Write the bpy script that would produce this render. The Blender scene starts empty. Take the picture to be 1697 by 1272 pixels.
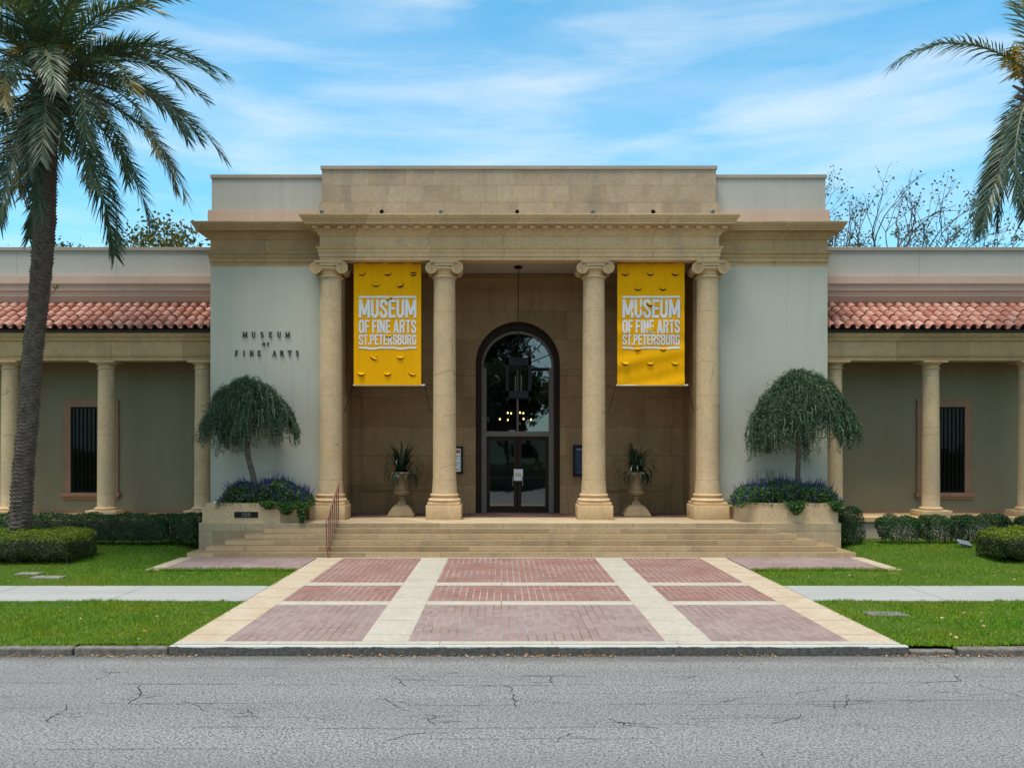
import bpy, bmesh, math, random
import numpy as np
from mathutils import Vector, Matrix
R = math.radians
AX=.555          # the building axis, 0.55 m right of the camera
PI = math.pi
random.seed(7)
scene = bpy.context.scene
COL = scene.collection

# ------------------------------------------------------------------ helpers
class MB:
    """collects shapes in world coordinates and links them as one mesh object"""
    def __init__(s):
        s.v = []; s.f = []; s.m = []
    def add(s, verts, faces, m=0):
        o = len(s.v)
        s.v += [tuple(p) for p in verts]
        s.f += [[i + o for i in f] for f in faces]
        s.m += [m] * len(faces)
        return s
    def box(s, x0, x1, y0, y1, z0, z1, m=0, bev=0.0):
        if bev <= 0:
            v = [(x0,y0,z0),(x1,y0,z0),(x1,y1,z0),(x0,y1,z0),(x0,y0,z1),(x1,y0,z1),(x1,y1,z1),(x0,y1,z1)]
            return s.add(v, [(3,2,1,0),(4,5,6,7),(0,1,5,4),(1,2,6,5),(2,3,7,6),(3,0,4,7)], m)
        bm = bmesh.new()
        bmesh.ops.create_cube(bm, size=1)
        for q in bm.verts:
            q.co = ((x0+x1)/2+q.co.x*(x1-x0), (y0+y1)/2+q.co.y*(y1-y0), (z0+z1)/2+q.co.z*(z1-z0))
        bmesh.ops.bevel(bm, geom=bm.edges[:], offset=bev, segments=2, affect='EDGES', profile=0.5)
        return s.bm(bm, m)
    def bm(s, bm, m=0):
        bm.verts.index_update()
        s.add([q.co[:] for q in bm.verts], [[q.index for q in f.verts] for f in bm.faces], m)
        bm.free(); return s
    def prism(s, poly, z0, z1, m=0):
        n = len(poly)
        v = [(x,y,z0) for x,y in poly] + [(x,y,z1) for x,y in poly]
        f = [list(range(n))[::-1], list(range(n,2*n))] + [(i,(i+1)%n,n+(i+1)%n,n+i) for i in range(n)]
        return s.add(v, f, m)
    def prism_xz(s, poly, y0, y1, m=0):
        n = len(poly)
        v = [(x,y0,z) for x,z in poly] + [(x,y1,z) for x,z in poly]
        f = [list(range(n)), list(range(n,2*n))[::-1]] + [(i,n+i,n+(i+1)%n,(i+1)%n) for i in range(n)]
        return s.add(v, f, m)
    def strip_xz(s, a, b, y0, y1, m=0):
        """solid between two polylines of equal length (for arches), front at y0, back at y1"""
        n = len(a)
        v = [(x,y0,z) for x,z in a]+[(x,y0,z) for x,z in b]+[(x,y1,z) for x,z in a]+[(x,y1,z) for x,z in b]
        f = []
        for i in range(n-1):
            f += [(i,i+1,n+i+1,n+i),(2*n+i,3*n+i,3*n+i+1,2*n+i+1),(i,2*n+i,2*n+i+1,i+1),(n+i,n+i+1,3*n+i+1,3*n+i)]
        f += [(0,n,3*n,2*n),(n-1,3*n-1,4*n-1,2*n-1)]
        return s.add(v, f, m)
    def lathe(s, prof, c=(0,0,0), n=32, m=0, flute=None):
        v = []; f = []
        for (r,z) in prof:
            for k in range(n):
                a = 2*PI*k/n
                rr = r*(flute(a,z) if flute else 1)
                v.append((c[0]+rr*math.cos(a), c[1]+rr*math.sin(a), c[2]+z))
        for j in range(len(prof)-1):
            for k in range(n):
                f.append((j*n+k, j*n+(k+1)%n, (j+1)*n+(k+1)%n, (j+1)*n+k))
        f.append(list(range(n))[::-1]); f.append([(len(prof)-1)*n+k for k in range(n)])
        return s.add(v, f, m)
    def tube(s, pts, rad, n=8, m=0, caps=True):
        pts = [Vector(p) for p in pts]
        if not hasattr(rad, '__len__'): rad = [rad]*len(pts)
        v = []; f = []
        t0 = (pts[1]-pts[0]).normalized()
        ref = Vector((0,0,1)) if abs(t0.z) < .9 else Vector((1,0,0))
        u = t0.cross(ref).normalized()
        for i,p in enumerate(pts):
            t = (pts[min(i+1,len(pts)-1)]-pts[max(i-1,0)])
            t = t.normalized() if t.length > 1e-9 else t0
            u = (u - t*u.dot(t))
            u = u.normalized() if u.length > 1e-6 else t.orthogonal().normalized()
            w = t.cross(u)
            for k in range(n):
                a = 2*PI*k/n
                v.append(p + (u*math.cos(a)+w*math.sin(a))*rad[i])
        for i in range(len(pts)-1):
            for k in range(n):
                f.append((i*n+k, i*n+(k+1)%n, (i+1)*n+(k+1)%n, (i+1)*n+k))
        if caps:
            f.append(list(range(n))[::-1]); f.append([(len(pts)-1)*n+k for k in range(n)])
        return s.add(v, f, m)
    def sweep(s, prof, path, m=0, close_ends=True):
        """profile of (outward, z) swept along plan path; outward = right-hand side of the travel direction"""
        P = [Vector((x,y)) for x,y in path]; n = len(prof); v = []; f = []
        for i,p in enumerate(P):
            def nrm(a,b):
                d = (b-a).normalized(); return Vector((d.y,-d.x))
            if i == 0: mi = nrm(P[0],P[1])
            elif i == len(P)-1: mi = nrm(P[-2],P[-1])
            else:
                a = nrm(P[i-1],p); b = nrm(p,P[i+1]); mi = (a+b)/max(.2,(1+a.dot(b)))
            for (o,z) in prof: v.append((p.x+mi.x*o, p.y+mi.y*o, z))
        for i in range(len(P)-1):
            for j in range(n-1):
                f.append((i*n+j, (i+1)*n+j, (i+1)*n+j+1, i*n+j+1))
        if close_ends:
            f.append(list(range(n))[::-1]); f.append([(len(P)-1)*n+j for j in range(n)])
        return s.add(v, f, m)
    def parts(s, name, mats, parent, smooth=None):
        """one object for each connected solid that stands apart left and right of the axis"""
        out=[]
        for side in (-1,1):
            q=MB(); idx={}
            for f,m in zip(s.f,s.m):
                cx=sum(s.v[i][0] for i in f)/len(f)-AX
                if (cx<0)==(side<0):
                    for i in f:
                        if i not in idx: idx[i]=len(q.v); q.v.append(s.v[i])
                    q.f.append([idx[i] for i in f]); q.m.append(m)
            out.append(q.build(name,mats,parent,smooth=smooth))
        return out
    def build(s, name, mats, parent=None, loc=None, smooth=None):
        me = bpy.data.meshes.new(name)
        L = WPOS.get(parent.name, (0,0,0)) if parent else (loc or (0,0,0))
        me.from_pydata([(p[0]-L[0],p[1]-L[1],p[2]-L[2]) for p in s.v], [], s.f)
        for q in (mats if isinstance(mats,(list,tuple)) else [mats]): me.materials.append(q)
        me.polygons.foreach_set('material_index', s.m)
        bm = bmesh.new(); bm.from_mesh(me); bmesh.ops.recalc_face_normals(bm, faces=bm.faces[:]); bm.to_mesh(me); bm.free()
        if smooth is not None:
            me.shade_smooth() if hasattr(me,'shade_smooth') else None
            me.set_sharp_from_angle(angle=R(smooth))
        return link(name, me, parent, L)

WPOS = {}
def link(name, me, parent=None, L=(0,0,0)):
    o = bpy.data.objects.new(name, me); COL.objects.link(o)
    if parent: o.parent = parent; WPOS[o.name] = L
    else: o.location = L; WPOS[o.name] = L
    return o
def tag(o, label=None, cat=None, group=None, kind=None):
    if label: o['label'] = label
    if cat: o['category'] = cat
    if group: o['group'] = group
    if kind: o['kind'] = kind
    return o
def thing(name, loc, label, cat, group=None):
    o = bpy.data.objects.new(name, None); COL.objects.link(o); o.location = loc
    o.empty_display_size = .3; WPOS[o.name] = tuple(loc)
    return tag(o, label, cat, group)
def dup(o, loc=None, parent=None):
    c = o.copy(); COL.objects.link(c)
    if parent: c.parent = parent
    if loc is not None: c.location = loc
    for ch in [q for q in bpy.data.objects if q.parent == o]: dup(ch, None, c)
    return c

def faces_mesh(name, V, mats, mi=None, smooth=False):
    """V: (N,k,3) array, N separate k-gons"""
    V = np.asarray(V, dtype=np.float32); N,k,_ = V.shape
    me = bpy.data.meshes.new(name)
    me.vertices.add(N*k); me.vertices.foreach_set('co', V.reshape(-1))
    me.loops.add(N*k); me.loops.foreach_set('vertex_index', np.arange(N*k, dtype=np.int32))
    me.polygons.add(N); me.polygons.foreach_set('loop_start', np.arange(0,N*k,k, dtype=np.int32))
    try: me.polygons.foreach_set('loop_total', np.full(N,k,dtype=np.int32))
    except Exception: pass
    for q in (mats if isinstance(mats,(list,tuple)) else [mats]): me.materials.append(q)
    if mi is not None: me.polygons.foreach_set('material_index', np.asarray(mi,dtype=np.int32))
    me.update(calc_edges=True); me.validate()
    return me
def unit(a): return a/np.maximum(np.linalg.norm(a,axis=-1,keepdims=True),1e-9)
def leaves(P, D, length, width, rng, up=None):
    """leaf rhombs at P along D; returns (N,4,3)"""
    N = len(P); D = unit(D)
    rnd = rng.normal(size=(N,3)) if up is None else up+rng.normal(0,.55,(N,3)); S = unit(np.cross(D, rnd))
    l = np.reshape(length*rng.uniform(.7,1.25,N) if np.isscalar(length) else length,(N,1))
    w = np.reshape(width*rng.uniform(.8,1.2,N) if np.isscalar(width) else width,(N,1))
    Nn = np.cross(D,S)
    a = P; b = P + D*l*.45 + S*w*.5 + Nn*w*.12; c = P + D*l; d = P + D*l*.45 - S*w*.5 + Nn*w*.12
    return np.stack([a,b,c,d],axis=1)

# ------------------------------------------------------------------ materials
class NT:
    def __init__(s, name):
        s.mat = bpy.data.materials.new(name); s.mat.use_nodes = True
        s.nt = s.mat.node_tree; s.n = s.nt.nodes; s.l = s.nt.links
        s.b = s.n['Principled BSDF']; s.out = s.n['Material Output']
    def node(s, t, props=None, **inp):
        q = s.n.new(t)
        for k,v in (props or {}).items(): setattr(q,k,v)
        for k,v in inp.items():
            key = int(k[1:]) if k[0]=='i' and k[1:].isdigit() else k.replace('_',' ')
            s.set(q.inputs[key], v)
        return q
    def set(s, sock, v):
        if isinstance(v, bpy.types.NodeSocket): s.l.new(v, sock)
        elif isinstance(v,(tuple,list)) and len(v)==3 and sock.type=='RGBA': sock.default_value = (*v,1)
        else: sock.default_value = v
    def co(s, kind='Object'): return s.node('ShaderNodeTexCoord').outputs[kind]
    def map(s, vec, scale=(1,1,1), rot=(0,0,0), loc=(0,0,0)):
        return s.node('ShaderNodeMapping', Vector=vec, Scale=scale, Rotation=rot, Location=loc).outputs[0]
    def noise(s, vec, scale, detail=4, rough=.55, dist=0):
        return s.node('ShaderNodeTexNoise', Vector=vec, Scale=scale, Detail=detail, Roughness=rough, Distortion=dist).outputs['Fac']
    def ramp(s, fac, a, b, ca=(0,0,0), cb=(1,1,1)):
        q = s.node('ShaderNodeValToRGB', Fac=fac); e = q.color_ramp.elements
        e[0].position=a; e[1].position=b; e[0].color=(*ca,1); e[1].color=(*cb,1); return q.outputs[0]
    def mix(s, fac, a, b, mode='MIX'):
        q = s.node('ShaderNodeMix', dict(data_type='RGBA', blend_type=mode))
        s.set(q.inputs[0], fac); s.set(q.inputs[6], a); s.set(q.inputs[7], b); return q.outputs[2]
    def math(s, op, a, b=0.0, c=None):
        q = s.node('ShaderNodeMath', dict(operation=op)); s.set(q.inputs[0],a); s.set(q.inputs[1],b)
        if c is not None: s.set(q.inputs[2],c)
        return q.outputs[0]
    def sep(s, vec): return s.node('ShaderNodeSeparateXYZ', Vector=vec).outputs
    def comb(s, x,y,z): return s.node('ShaderNodeCombineXYZ', X=x,Y=y,Z=z).outputs[0]
    def bump(s, h, strength=.3, dist=.02):
        q = s.node('ShaderNodeBump', Height=h, Strength=strength, Distance=dist); s.l.new(q.outputs[0], s.b.inputs['Normal'])
    def fin(s, color, rough=.8, spec=.3, metal=0):
        s.set(s.b.inputs['Base Color'], color); s.set(s.b.inputs['Roughness'], rough)
        s.b.inputs['Specular IOR Level'].default_value = spec; s.b.inputs['Metallic'].default_value = metal
        return s.mat

def m_plain(name, c, rough=.6, metal=0, spec=.4, var=.12, scale=6):
    t = NT(name); n = t.noise(t.co(), scale, 5)
    col = t.mix(t.ramp(n,.3,.7), tuple(x*(1-var) for x in c), tuple(min(1,x*(1+var)) for x in c))
    t.bump(t.noise(t.co(), scale*12, 3), .08, .01)
    return t.fin(col, rough, spec, metal)

def m_stone(name, c1, c2, c3, bw=0, bh=0, zoff=0.0, mort=.010, mdark=.5, stain=.5, plane='xz', drum=0, pit=.5, bumps=.35, vary=.16, stainz=None):
    t = NT(name); co = t.co(); x,y,z = t.sep(co)
    n1 = t.noise(co, 1.7, 8, .62)
    col = t.mix(t.ramp(n1,.32,.68), c1, c2)
    n1b = t.noise(co, 9, 6, .7)
    col = t.mix(t.math('MULTIPLY', t.ramp(n1b,.42,.66), .5), col, tuple(q*.70 for q in c1))
    n1c = t.noise(co, 3.3, 6, .7, .4)
    col = t.mix(t.math('MULTIPLY', t.ramp(n1c,.50,.66), .4), col, (c1[0]*1.08, c1[1]*.90, c1[2]*.68))
    n1d = t.noise(t.map(co,(1,1,1.4),loc=(3,7,1)), 7.5, 6, .75)
    col = t.mix(t.math('MULTIPLY', t.ramp(n1d,.55,.68), .55), col, tuple(min(1,q*1.22) for q in c1))
    # stains with their own shape, running down
    st = t.noise(t.map(co,(1.1,1.1,.33)), 1.6, 7, .6, .3)
    col = t.mix(t.math('MULTIPLY', t.ramp(st,.5,.74), stain), col, c3)
    # coquina pits
    p = t.noise(co, 13, 6, .8); pm = t.ramp(p,.56,.66)
    col = t.mix(t.math('MULTIPLY', pm, pit), col, tuple(q*.38 for q in c1))
    p2 = t.noise(t.map(co,(1,1,1.6)), 30, 4, .7)
    col = t.mix(t.math('MULTIPLY', t.ramp(p2,.48,.70), .38), col, tuple(min(1,q*1.5) for q in c2))
    h = t.math('MULTIPLY', p, -1.0)
    if bw:
        vec = t.comb(t.math('ADD',x,y), t.math('ADD',z,zoff), 0.0) if plane=='xz' else t.comb(t.math('ADD',x,zoff),y,0.0)
        br = t.node('ShaderNodeTexBrick', dict(offset=.5), Vector=vec, Color1=(1,1,1), Color2=(1-vary*1.6,1-vary*1.7,1-vary*1.9), Mortar=(mdark,mdark*.97,mdark*.9), Scale=1.0,
                    Mortar_Size=mort, Mortar_Smooth=.3, Bias=-.1, Brick_Width=bw, Row_Height=bh)
        col = t.mix(1.0, col, br.outputs['Color'], 'MULTIPLY')
        h = t.math('SUBTRACT', h, t.math('MULTIPLY', br.outputs['Fac'], 1.2))
    if drum:
        zz = t.math('ADD', z, t.math('MULTIPLY', t.noise(t.map(co,(2,2,.5)),2.5,3), .05))
        fr = t.math('FRACT', t.math('DIVIDE', t.math('ADD',zz,zoff), drum))
        ln = t.math('LESS_THAN', fr, .012/drum)
        col = t.mix(t.math('MULTIPLY', ln, .55), col, tuple(q*.3 for q in c1))
        ck = t.node('ShaderNodeTexVoronoi', dict(feature='DISTANCE_TO_EDGE'), Vector=t.map(t.mix(.25, co, t.node('ShaderNodeTexNoise', Vector=co, Scale=3.0).outputs['Color']), (1,1,.8)), Scale=.9).outputs['Distance']
        cm = t.math('MULTIPLY', t.math('LESS_THAN', ck, .006), t.ramp(t.noise(co,.9,2),.52,.56))
        col = t.mix(t.math('MULTIPLY', cm, .6), col, tuple(q*.3 for q in c1))
    t.bump(h, bumps, .015)
    return t.fin(col, .88, .2)

def m_stucco(name, c, c2, streak=.35, joints=0):
    t = NT(name); co = t.co()
    n = t.noise(co, .55, 6, .55)
    col = t.mix(t.ramp(n,.3,.7), c, c2)
    s = t.noise(t.map(co,(2.2,2.2,.12)), 2.0, 5, .6)
    col = t.mix(t.math('MULTIPLY', t.ramp(s,.52,.8), streak), col, tuple(q*.72 for q in c))
    s2 = t.noise(t.map(co,(3,3,.2)), 1.3, 5, .6)
    col = t.mix(t.math('MULTIPLY', t.ramp(s2,.58,.8), streak*.7), col, tuple(min(1,q*1.18) for q in c))
    if joints:
        x = t.sep(co)[0]; fr = t.math('FRACT', t.math('DIVIDE', x, joints))
        col = t.mix(t.math('MULTIPLY', t.math('LESS_THAN', fr, .02/joints), .35), col, (.1,.1,.1))
    t.bump(t.noise(co, 70, 4), .12, .01)
    return t.fin(col, .9, .2)

def m_brick(name, brick1, brick2, mortar, bw=.215, rh=.145, ms=.0095, dark=.5, rot=True):
    t = NT(name); co = t.co(); x,y,z = t.sep(co)
    wob = t.noise(co, 6, 3)
    vec = t.comb(t.math('ADD', y, t.math('MULTIPLY',wob,.012)), t.math('ADD', x, t.math('MULTIPLY',wob,.012)), 0.0) if rot else co
    br = t.node('ShaderNodeTexBrick', dict(offset=.5), Vector=vec, Color1=brick1, Color2=brick2, Mortar=(0,0,0), Scale=1.0, Mortar_Size=ms, Mortar_Smooth=.15, Bias=-.05, Brick_Width=bw, Row_Height=rh)
    # mortar washed pale in the middle of the court, dirty elsewhere
    mm = t.ramp(t.noise(co, .9, 4), .38, .62)
    mcol = t.mix(mm, tuple(q*dark for q in mortar), mortar)
    col = t.mix(br.outputs['Fac'], br.outputs['Color'], mcol)
    n = t.noise(co, 1.1, 6, .6)
    col = t.mix(t.math('MULTIPLY', t.ramp(n,.42,.70), .3), col, (.27,.225,.225))
    n2 = t.noise(co, 60, 3)
    col = t.mix(t.math('MULTIPLY', t.ramp(n2,.5,.75), .25), col, tuple(q*.5 for q in brick1))
    t.bump(t.math('SUBTRACT', t.math('MULTIPLY',n2,.3), br.outputs['Fac']), .4, .01)
    return t.fin(col, .85, .25)

def m_leaf(name, stops, rough=.45, trans=.25, spec=.35, big=.0, bigc=(.05,.05,.02)):
    """leaf colour varies from leaf to leaf"""
    t = NT(name); g = t.node('ShaderNodeNewGeometry')
    q = t.node('ShaderNodeValToRGB', Fac=g.outputs['Random Per Island']); e = q.color_ramp.elements
    while len(e) < len(stops): e.new(.5)
    for i,(p,c) in enumerate(stops): e[i].position=p; e[i].color=(*c,1)
    col = q.outputs[0]
    if big:
        col = t.mix(t.math('MULTIPLY', t.ramp(t.noise(t.co(),.45,4),.42,.68), big), col, bigc)
    t.fin(col, rough, spec)
    tr = t.node('ShaderNodeBsdfTranslucent', Color=t.mix(1.0,col,(1.2,1.25,.6),'MULTIPLY'))
    mx = t.node('ShaderNodeMixShader', Fac=trans); t.l.new(t.b.outputs[0], mx.inputs[1]); t.l.new(tr.outputs[0], mx.inputs[2])
    t.l.new(mx.outputs[0], t.out.inputs[0]); return t.mat

def m_emit(name, c, s):
    t = NT(name); t.b.inputs['Emission Color'].default_value=(*c,1); t.b.inputs['Emission Strength'].default_value=s
    return t.fin(c,.5)

def m_glass(name, tint=(.75,.82,.80), refl=.16, fk=.9):
    t = NT(name); tr = t.node('ShaderNodeBsdfTransparent', Color=tint); gl = t.node('ShaderNodeBsdfGlossy', Color=(.95,1,1), Roughness=.015)
    fr = t.node('ShaderNodeFresnel', IOR=1.5); f = t.math('ADD', t.math('MULTIPLY',fr.outputs[0],fk), refl)
    bn = t.node('ShaderNodeBump', Height=t.noise(t.co(),1.1,2), Strength=.06, Distance=.05); t.l.new(bn.outputs[0], gl.inputs['Normal'])
    mx = t.node('ShaderNodeMixShader', Fac=f); t.l.new(tr.outputs[0],mx.inputs[1]); t.l.new(gl.outputs[0],mx.inputs[2]); t.l.new(mx.outputs[0],t.out.inputs[0])
    return t.mat

ST1=(.60,.425,.245); ST2=(.49,.335,.185); ST3=(.25,.195,.145)
M = {}
M['stone']   = m_stone('coquina_stone', ST1, ST2, ST3, stain=.35)
M['column']  = m_stone('column_stone', (.59,.435,.265), (.48,.345,.205), (.29,.235,.18), drum=2.62, zoff=.55, stain=.3)
M['wingcol'] = m_stone('colonnade_stone', (.56,.42,.265), (.47,.34,.20), (.27,.23,.18), drum=1.9, zoff=.3, stain=.3)
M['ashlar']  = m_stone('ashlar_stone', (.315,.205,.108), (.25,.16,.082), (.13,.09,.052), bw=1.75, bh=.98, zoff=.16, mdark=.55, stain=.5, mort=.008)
M['attic']   = m_stone('attic_stone', (.43,.345,.25), (.33,.26,.185), (.19,.165,.14), bw=1.16, bh=.555, zoff=.265, mdark=.72, stain=.6, vary=.10)
M['entab']   = m_stone('entablature_stone', (.68,.475,.275), (.58,.39,.215), (.30,.235,.18), bw=2.3, bh=60, mdark=.62, stain=.45, zoff=30)
M['sidestone'] = m_stone('side_entablature_stone', (.58,.39,.215), (.475,.315,.17), (.24,.185,.135), bw=2.3, bh=60, mdark=.55, stain=.45, zoff=30)
M['step']    = m_stone('step_stone', (.50,.375,.235), (.41,.285,.165), (.25,.20,.15), bw=2.1, bh=.14, mdark=.55, stain=.55, pit=.6, vary=.22)
M['planter'] = m_stone('planter_stone', (.62,.475,.30), (.52,.38,.23), (.29,.24,.18), bw=1.9, bh=1.2, zoff=.6, mdark=.7, stain=.45, pit=.75)
M['landing'] = m_stone('landing_stone', (.47,.37,.245), (.38,.285,.18), (.24,.20,.15), bw=1.9, bh=1.2, zoff=.6, mdark=.6, stain=.5, pit=.7)
M['band']    = m_stone('paving_stone', (.425,.365,.29), (.38,.30,.215), (.33,.215,.125), stain=.6, pit=.3, bw=60, bh=1.15, mdark=.45, vary=.0, plane='xy', zoff=30, mort=.014)
M['bandin']  = m_stone('pale_paving_stone', (.40,.37,.325), (.36,.325,.275), (.26,.24,.21), stain=.55, pit=.3, bw=60, bh=1.15, mdark=.5, vary=.0, plane='xy', zoff=30, mort=.012)
M['stucco']  = m_stucco('grey_green_stucco', (.465,.455,.385), (.425,.42,.355), .5)
M['stuccoup']= m_stucco('grey_stucco', (.42,.405,.365), (.385,.375,.34), .45)
M['stuccowing']= m_stucco('panelled_grey_stucco', (.39,.385,.355), (.36,.355,.33), .35, joints=3.4)
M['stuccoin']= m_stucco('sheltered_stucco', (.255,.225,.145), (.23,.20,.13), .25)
M['pink']    = m_stucco('pink_cast_trim', (.52,.385,.315), (.46,.335,.27), .4)
M['pinkpale']= m_stucco('pale_pink_base', (.52,.41,.35), (.47,.36,.30), .4)
M['coping']  = m_stucco('grey_brown_coping', (.36,.31,.255), (.27,.235,.195), .5)
M['ceiling'] = m_stucco('portico_ceiling', (.42,.37,.31), (.38,.335,.28), .1)
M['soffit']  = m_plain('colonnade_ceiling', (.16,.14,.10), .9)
M['floorbrick']= m_brick('portico_floor_brick', (.115,.045,.035), (.09,.036,.03), (.12,.10,.09))
M['paver']   = m_brick('red_paver', (.25,.115,.09), (.185,.085,.072), (.34,.325,.32), dark=.42)
M['paverpale']= m_brick('greyed_paver', (.275,.19,.175), (.22,.145,.138), (.27,.265,.27), dark=.30)
M['windowtrim'] = m_plain('window_surround', (.30,.17,.105), .8, var=.15)
M['darkframe']= m_plain('dark_bronze', (.026,.016,.012), .6, spec=.12)
M['greyframe']= m_plain('grey_metal_frame', (.15,.135,.12), .6, spec=.2)
M['iron']    = m_plain('black_iron', (.009,.010,.012), .6, spec=.12)
M['railing'] = m_plain('brown_painted_rail', (.20,.085,.065), .5)
M['dark']    = m_plain('dark_interior', (.012,.012,.012), .9)
M['hall']    = m_plain('hall_wall', (.10,.085,.07), .9)
M['glass']   = m_glass('door_glass', (.6,.66,.64), .12)
M['wglass']  = m_glass('window_glass', (.25,.30,.30), .0, .35)
M['lglass']  = m_glass('lantern_glass', (.8,.85,.82), .03)
M['white']   = m_plain('white_plastic', (.72,.72,.70), .5)
M['paper']   = m_plain('paper', (.66,.66,.66), .8, var=.04)
M['ink']     = m_plain('grey_ink', (.16,.16,.17), .8)
M['orange']  = m_plain('orange_ink', (.75,.36,.06), .8)
M['redink']  = m_plain('red_ink', (.45,.07,.05), .8)
M['posterblue'] = m_plain('blue_black_print', (.022,.032,.065), .35, var=.5, scale=3)
M['plaque']  = m_plain('black_plaque', (.012,.013,.015), .6, spec=.15)
M['pewter']  = m_plain('worn_pewter', (.17,.17,.17), .5)
M['letter']  = m_plain('bronze_letters', (.025,.027,.026), .5)
M['utility'] = m_plain('beige_utility_box', (.42,.41,.33), .6)
M['lampgrey']= m_plain('blue_grey_lamp', (.17,.19,.22), .45)
M['urn']     = m_stone('cast_stone_urn', (.25,.185,.11), (.205,.15,.088), (.12,.095,.065), stain=.5, pit=.25)
M['gutter']  = m_plain('dark_gutter', (.045,.026,.026), .6)
M['bulb']    = m_emit('warm_bulb', (1.0,.58,.20), 5)
M['soil']    = m_plain('dark_mulch', (.055,.04,.028), .95, var=.4, scale=12)
M['bark']    = m_plain('grey_bark', (.115,.095,.075), .9, var=.35, scale=9)
M['barkdark']= m_plain('dark_bark', (.075,.066,.056), .9, var=.3, scale=9)

# banner cloth
def m_cloth():
    t = NT('yellow_banner_cloth'); co=t.co()
    n=t.noise(t.map(co,(3,1,.6)),2.0,4)
    col=t.mix(t.ramp(n,.3,.7),(.93,.45,.004),(.86,.40,.003))
    t.bump(t.noise(co,160,2),.06,.005); t.fin(col,.85,.08)
    tr=t.node('ShaderNodeBsdfTranslucent', Color=(.85,.42,.02)); mx=t.node('ShaderNodeMixShader',Fac=.12)
    t.l.new(t.b.outputs[0],mx.inputs[1]); t.l.new(tr.outputs[0],mx.inputs[2]); t.l.new(mx.outputs[0],t.out.inputs[0]); return t.mat
M['cloth'] = m_cloth()
M['bannerwhite'] = m_plain('white_print', (.70,.69,.70), .6, var=.04)

# roof tile
def m_tile():
    t = NT('clay_roof_tile'); co=t.co(); g=t.node('ShaderNodeNewGeometry').outputs['Random Per Island']
    q=t.node('ShaderNodeValToRGB',Fac=g); e=q.color_ramp.elements; e.new(.35); e.new(.7)
    for i,(p,c) in enumerate([(0,(.30,.110,.075)),(.35,(.38,.165,.125)),(.7,(.44,.235,.19)),(1,(.34,.125,.085))]): e[i].position=p; e[i].color=(*c,1)
    n=t.noise(co,7,6,.65)
    col=t.mix(t.math('MULTIPLY',t.ramp(n,.45,.75),.4),q.outputs[0],(.45,.32,.28))
    n2=t.noise(co,2.2,5); col=t.mix(t.math('MULTIPLY',t.ramp(n2,.5,.7),.35),col,(.26,.09,.06))
    t.bump(t.noise(co,55,3),.15,.01); return t.fin(col,.7,.35)
M['tile'] = m_tile()

def m_road():
    t=NT('worn_asphalt'); co=t.co(); x,y,z=t.sep(co)
    agg=t.noise(co,34,3,.8); agg2=t.noise(co,24,3,.7); big=t.noise(t.map(co,(.25,1.2,1)),.9,6,.6)
    col=t.mix(t.ramp(agg,.41,.59),(.055,.055,.058),(.30,.30,.295))
    col=t.mix(t.math('MULTIPLY',t.ramp(agg2,.46,.7),.45),col,(.31,.305,.31))
    vo=t.node('ShaderNodeTexVoronoi',Vector=co,Scale=30.0).outputs['Distance']
    col=t.mix(t.math('MULTIPLY',t.ramp(vo,.12,.2,(1,1,1),(0,0,0)),.55),col,(.05,.05,.055))
    col=t.mix(t.math('MULTIPLY',t.ramp(big,.35,.65),.30),col,(.15,.15,.16))
    st=t.noise(t.map(co,(.06,3.2,1)),1.0,4,.6)
    col=t.mix(t.math('MULTIPLY',t.ramp(st,.55,.72),.25),col,(.11,.11,.118))
    lane=t.ramp(t.noise(t.map(co,(.02,.9,1)),1.0,3,.5),.40,.62)
    col=t.mix(t.math('MULTIPLY',lane,.20),col,(.085,.085,.09))
    gut=t.ramp(t.math('ADD',y,t.math('MULTIPLY',t.noise(t.map(co,(.5,1,1)),1.5,5),.5)),12.85/1,13.25/1) if False else t.math('MULTIPLY',t.math('SUBTRACT',t.math('ADD',y,t.math('MULTIPLY',t.noise(t.map(co,(.7,1,1)),1.6,6,.65),.55)),12.85),2.2)
    gut=t.math('MINIMUM',t.math('MAXIMUM',gut,0.0),.55)
    col=t.mix(gut,col,(.075,.068,.06))
    sp=t.ramp(t.noise(t.map(co,(.6,1,1)),.8,5,.6),.60,.72)
    col=t.mix(t.math('MULTIPLY',sp,.28),col,(.07,.07,.072))
    t.bump(t.math('ADD',agg,agg2),.5,.012); return t.fin(col,.88,.2)
M['road']=m_road()
M['crack']=m_plain('road_crack',(.022,.022,.024),.95,var=.3,scale=20)

def m_walk():
    t=NT('pale_concrete'); co=t.co(); x=t.sep(co)[0]
    n=t.noise(t.map(co,(.4,1,1)),1.3,7,.6); col=t.mix(t.ramp(n,.3,.7),(.27,.275,.275),(.325,.325,.32))
    n2=t.noise(co,50,3); col=t.mix(t.math('MULTIPLY',t.ramp(n2,.5,.7),.25),col,(.21,.21,.21))
    t.bump(n2,.15,.01); return t.fin(col,.85,.3)
M['walk']=m_walk()
M['slab']=m_plain('dull_stone_slab',(.20,.19,.155),.9,var=.3,scale=9)
def m_kerb():
    t=NT('weathered_kerb'); co=t.co(); x,y,z=t.sep(co)
    n=t.noise(co,14,6,.65); col=t.mix(t.ramp(n,.35,.65),(.052,.053,.055),(.135,.128,.115))
    w=t.noise(t.map(co,(1,1,3)),2.2,8,.75)
    zz=t.math('ADD',z,t.math('MULTIPLY',t.math('SUBTRACT',w,.5),.14))
    col=t.mix(t.ramp(zz,.030,.040) ,col,(.40,.41,.385))      # worn pale paint left along the top edge
    t.bump(n,.5,.02); return t.fin(col,.85,.3)
M['kerb']=m_kerb()
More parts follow.
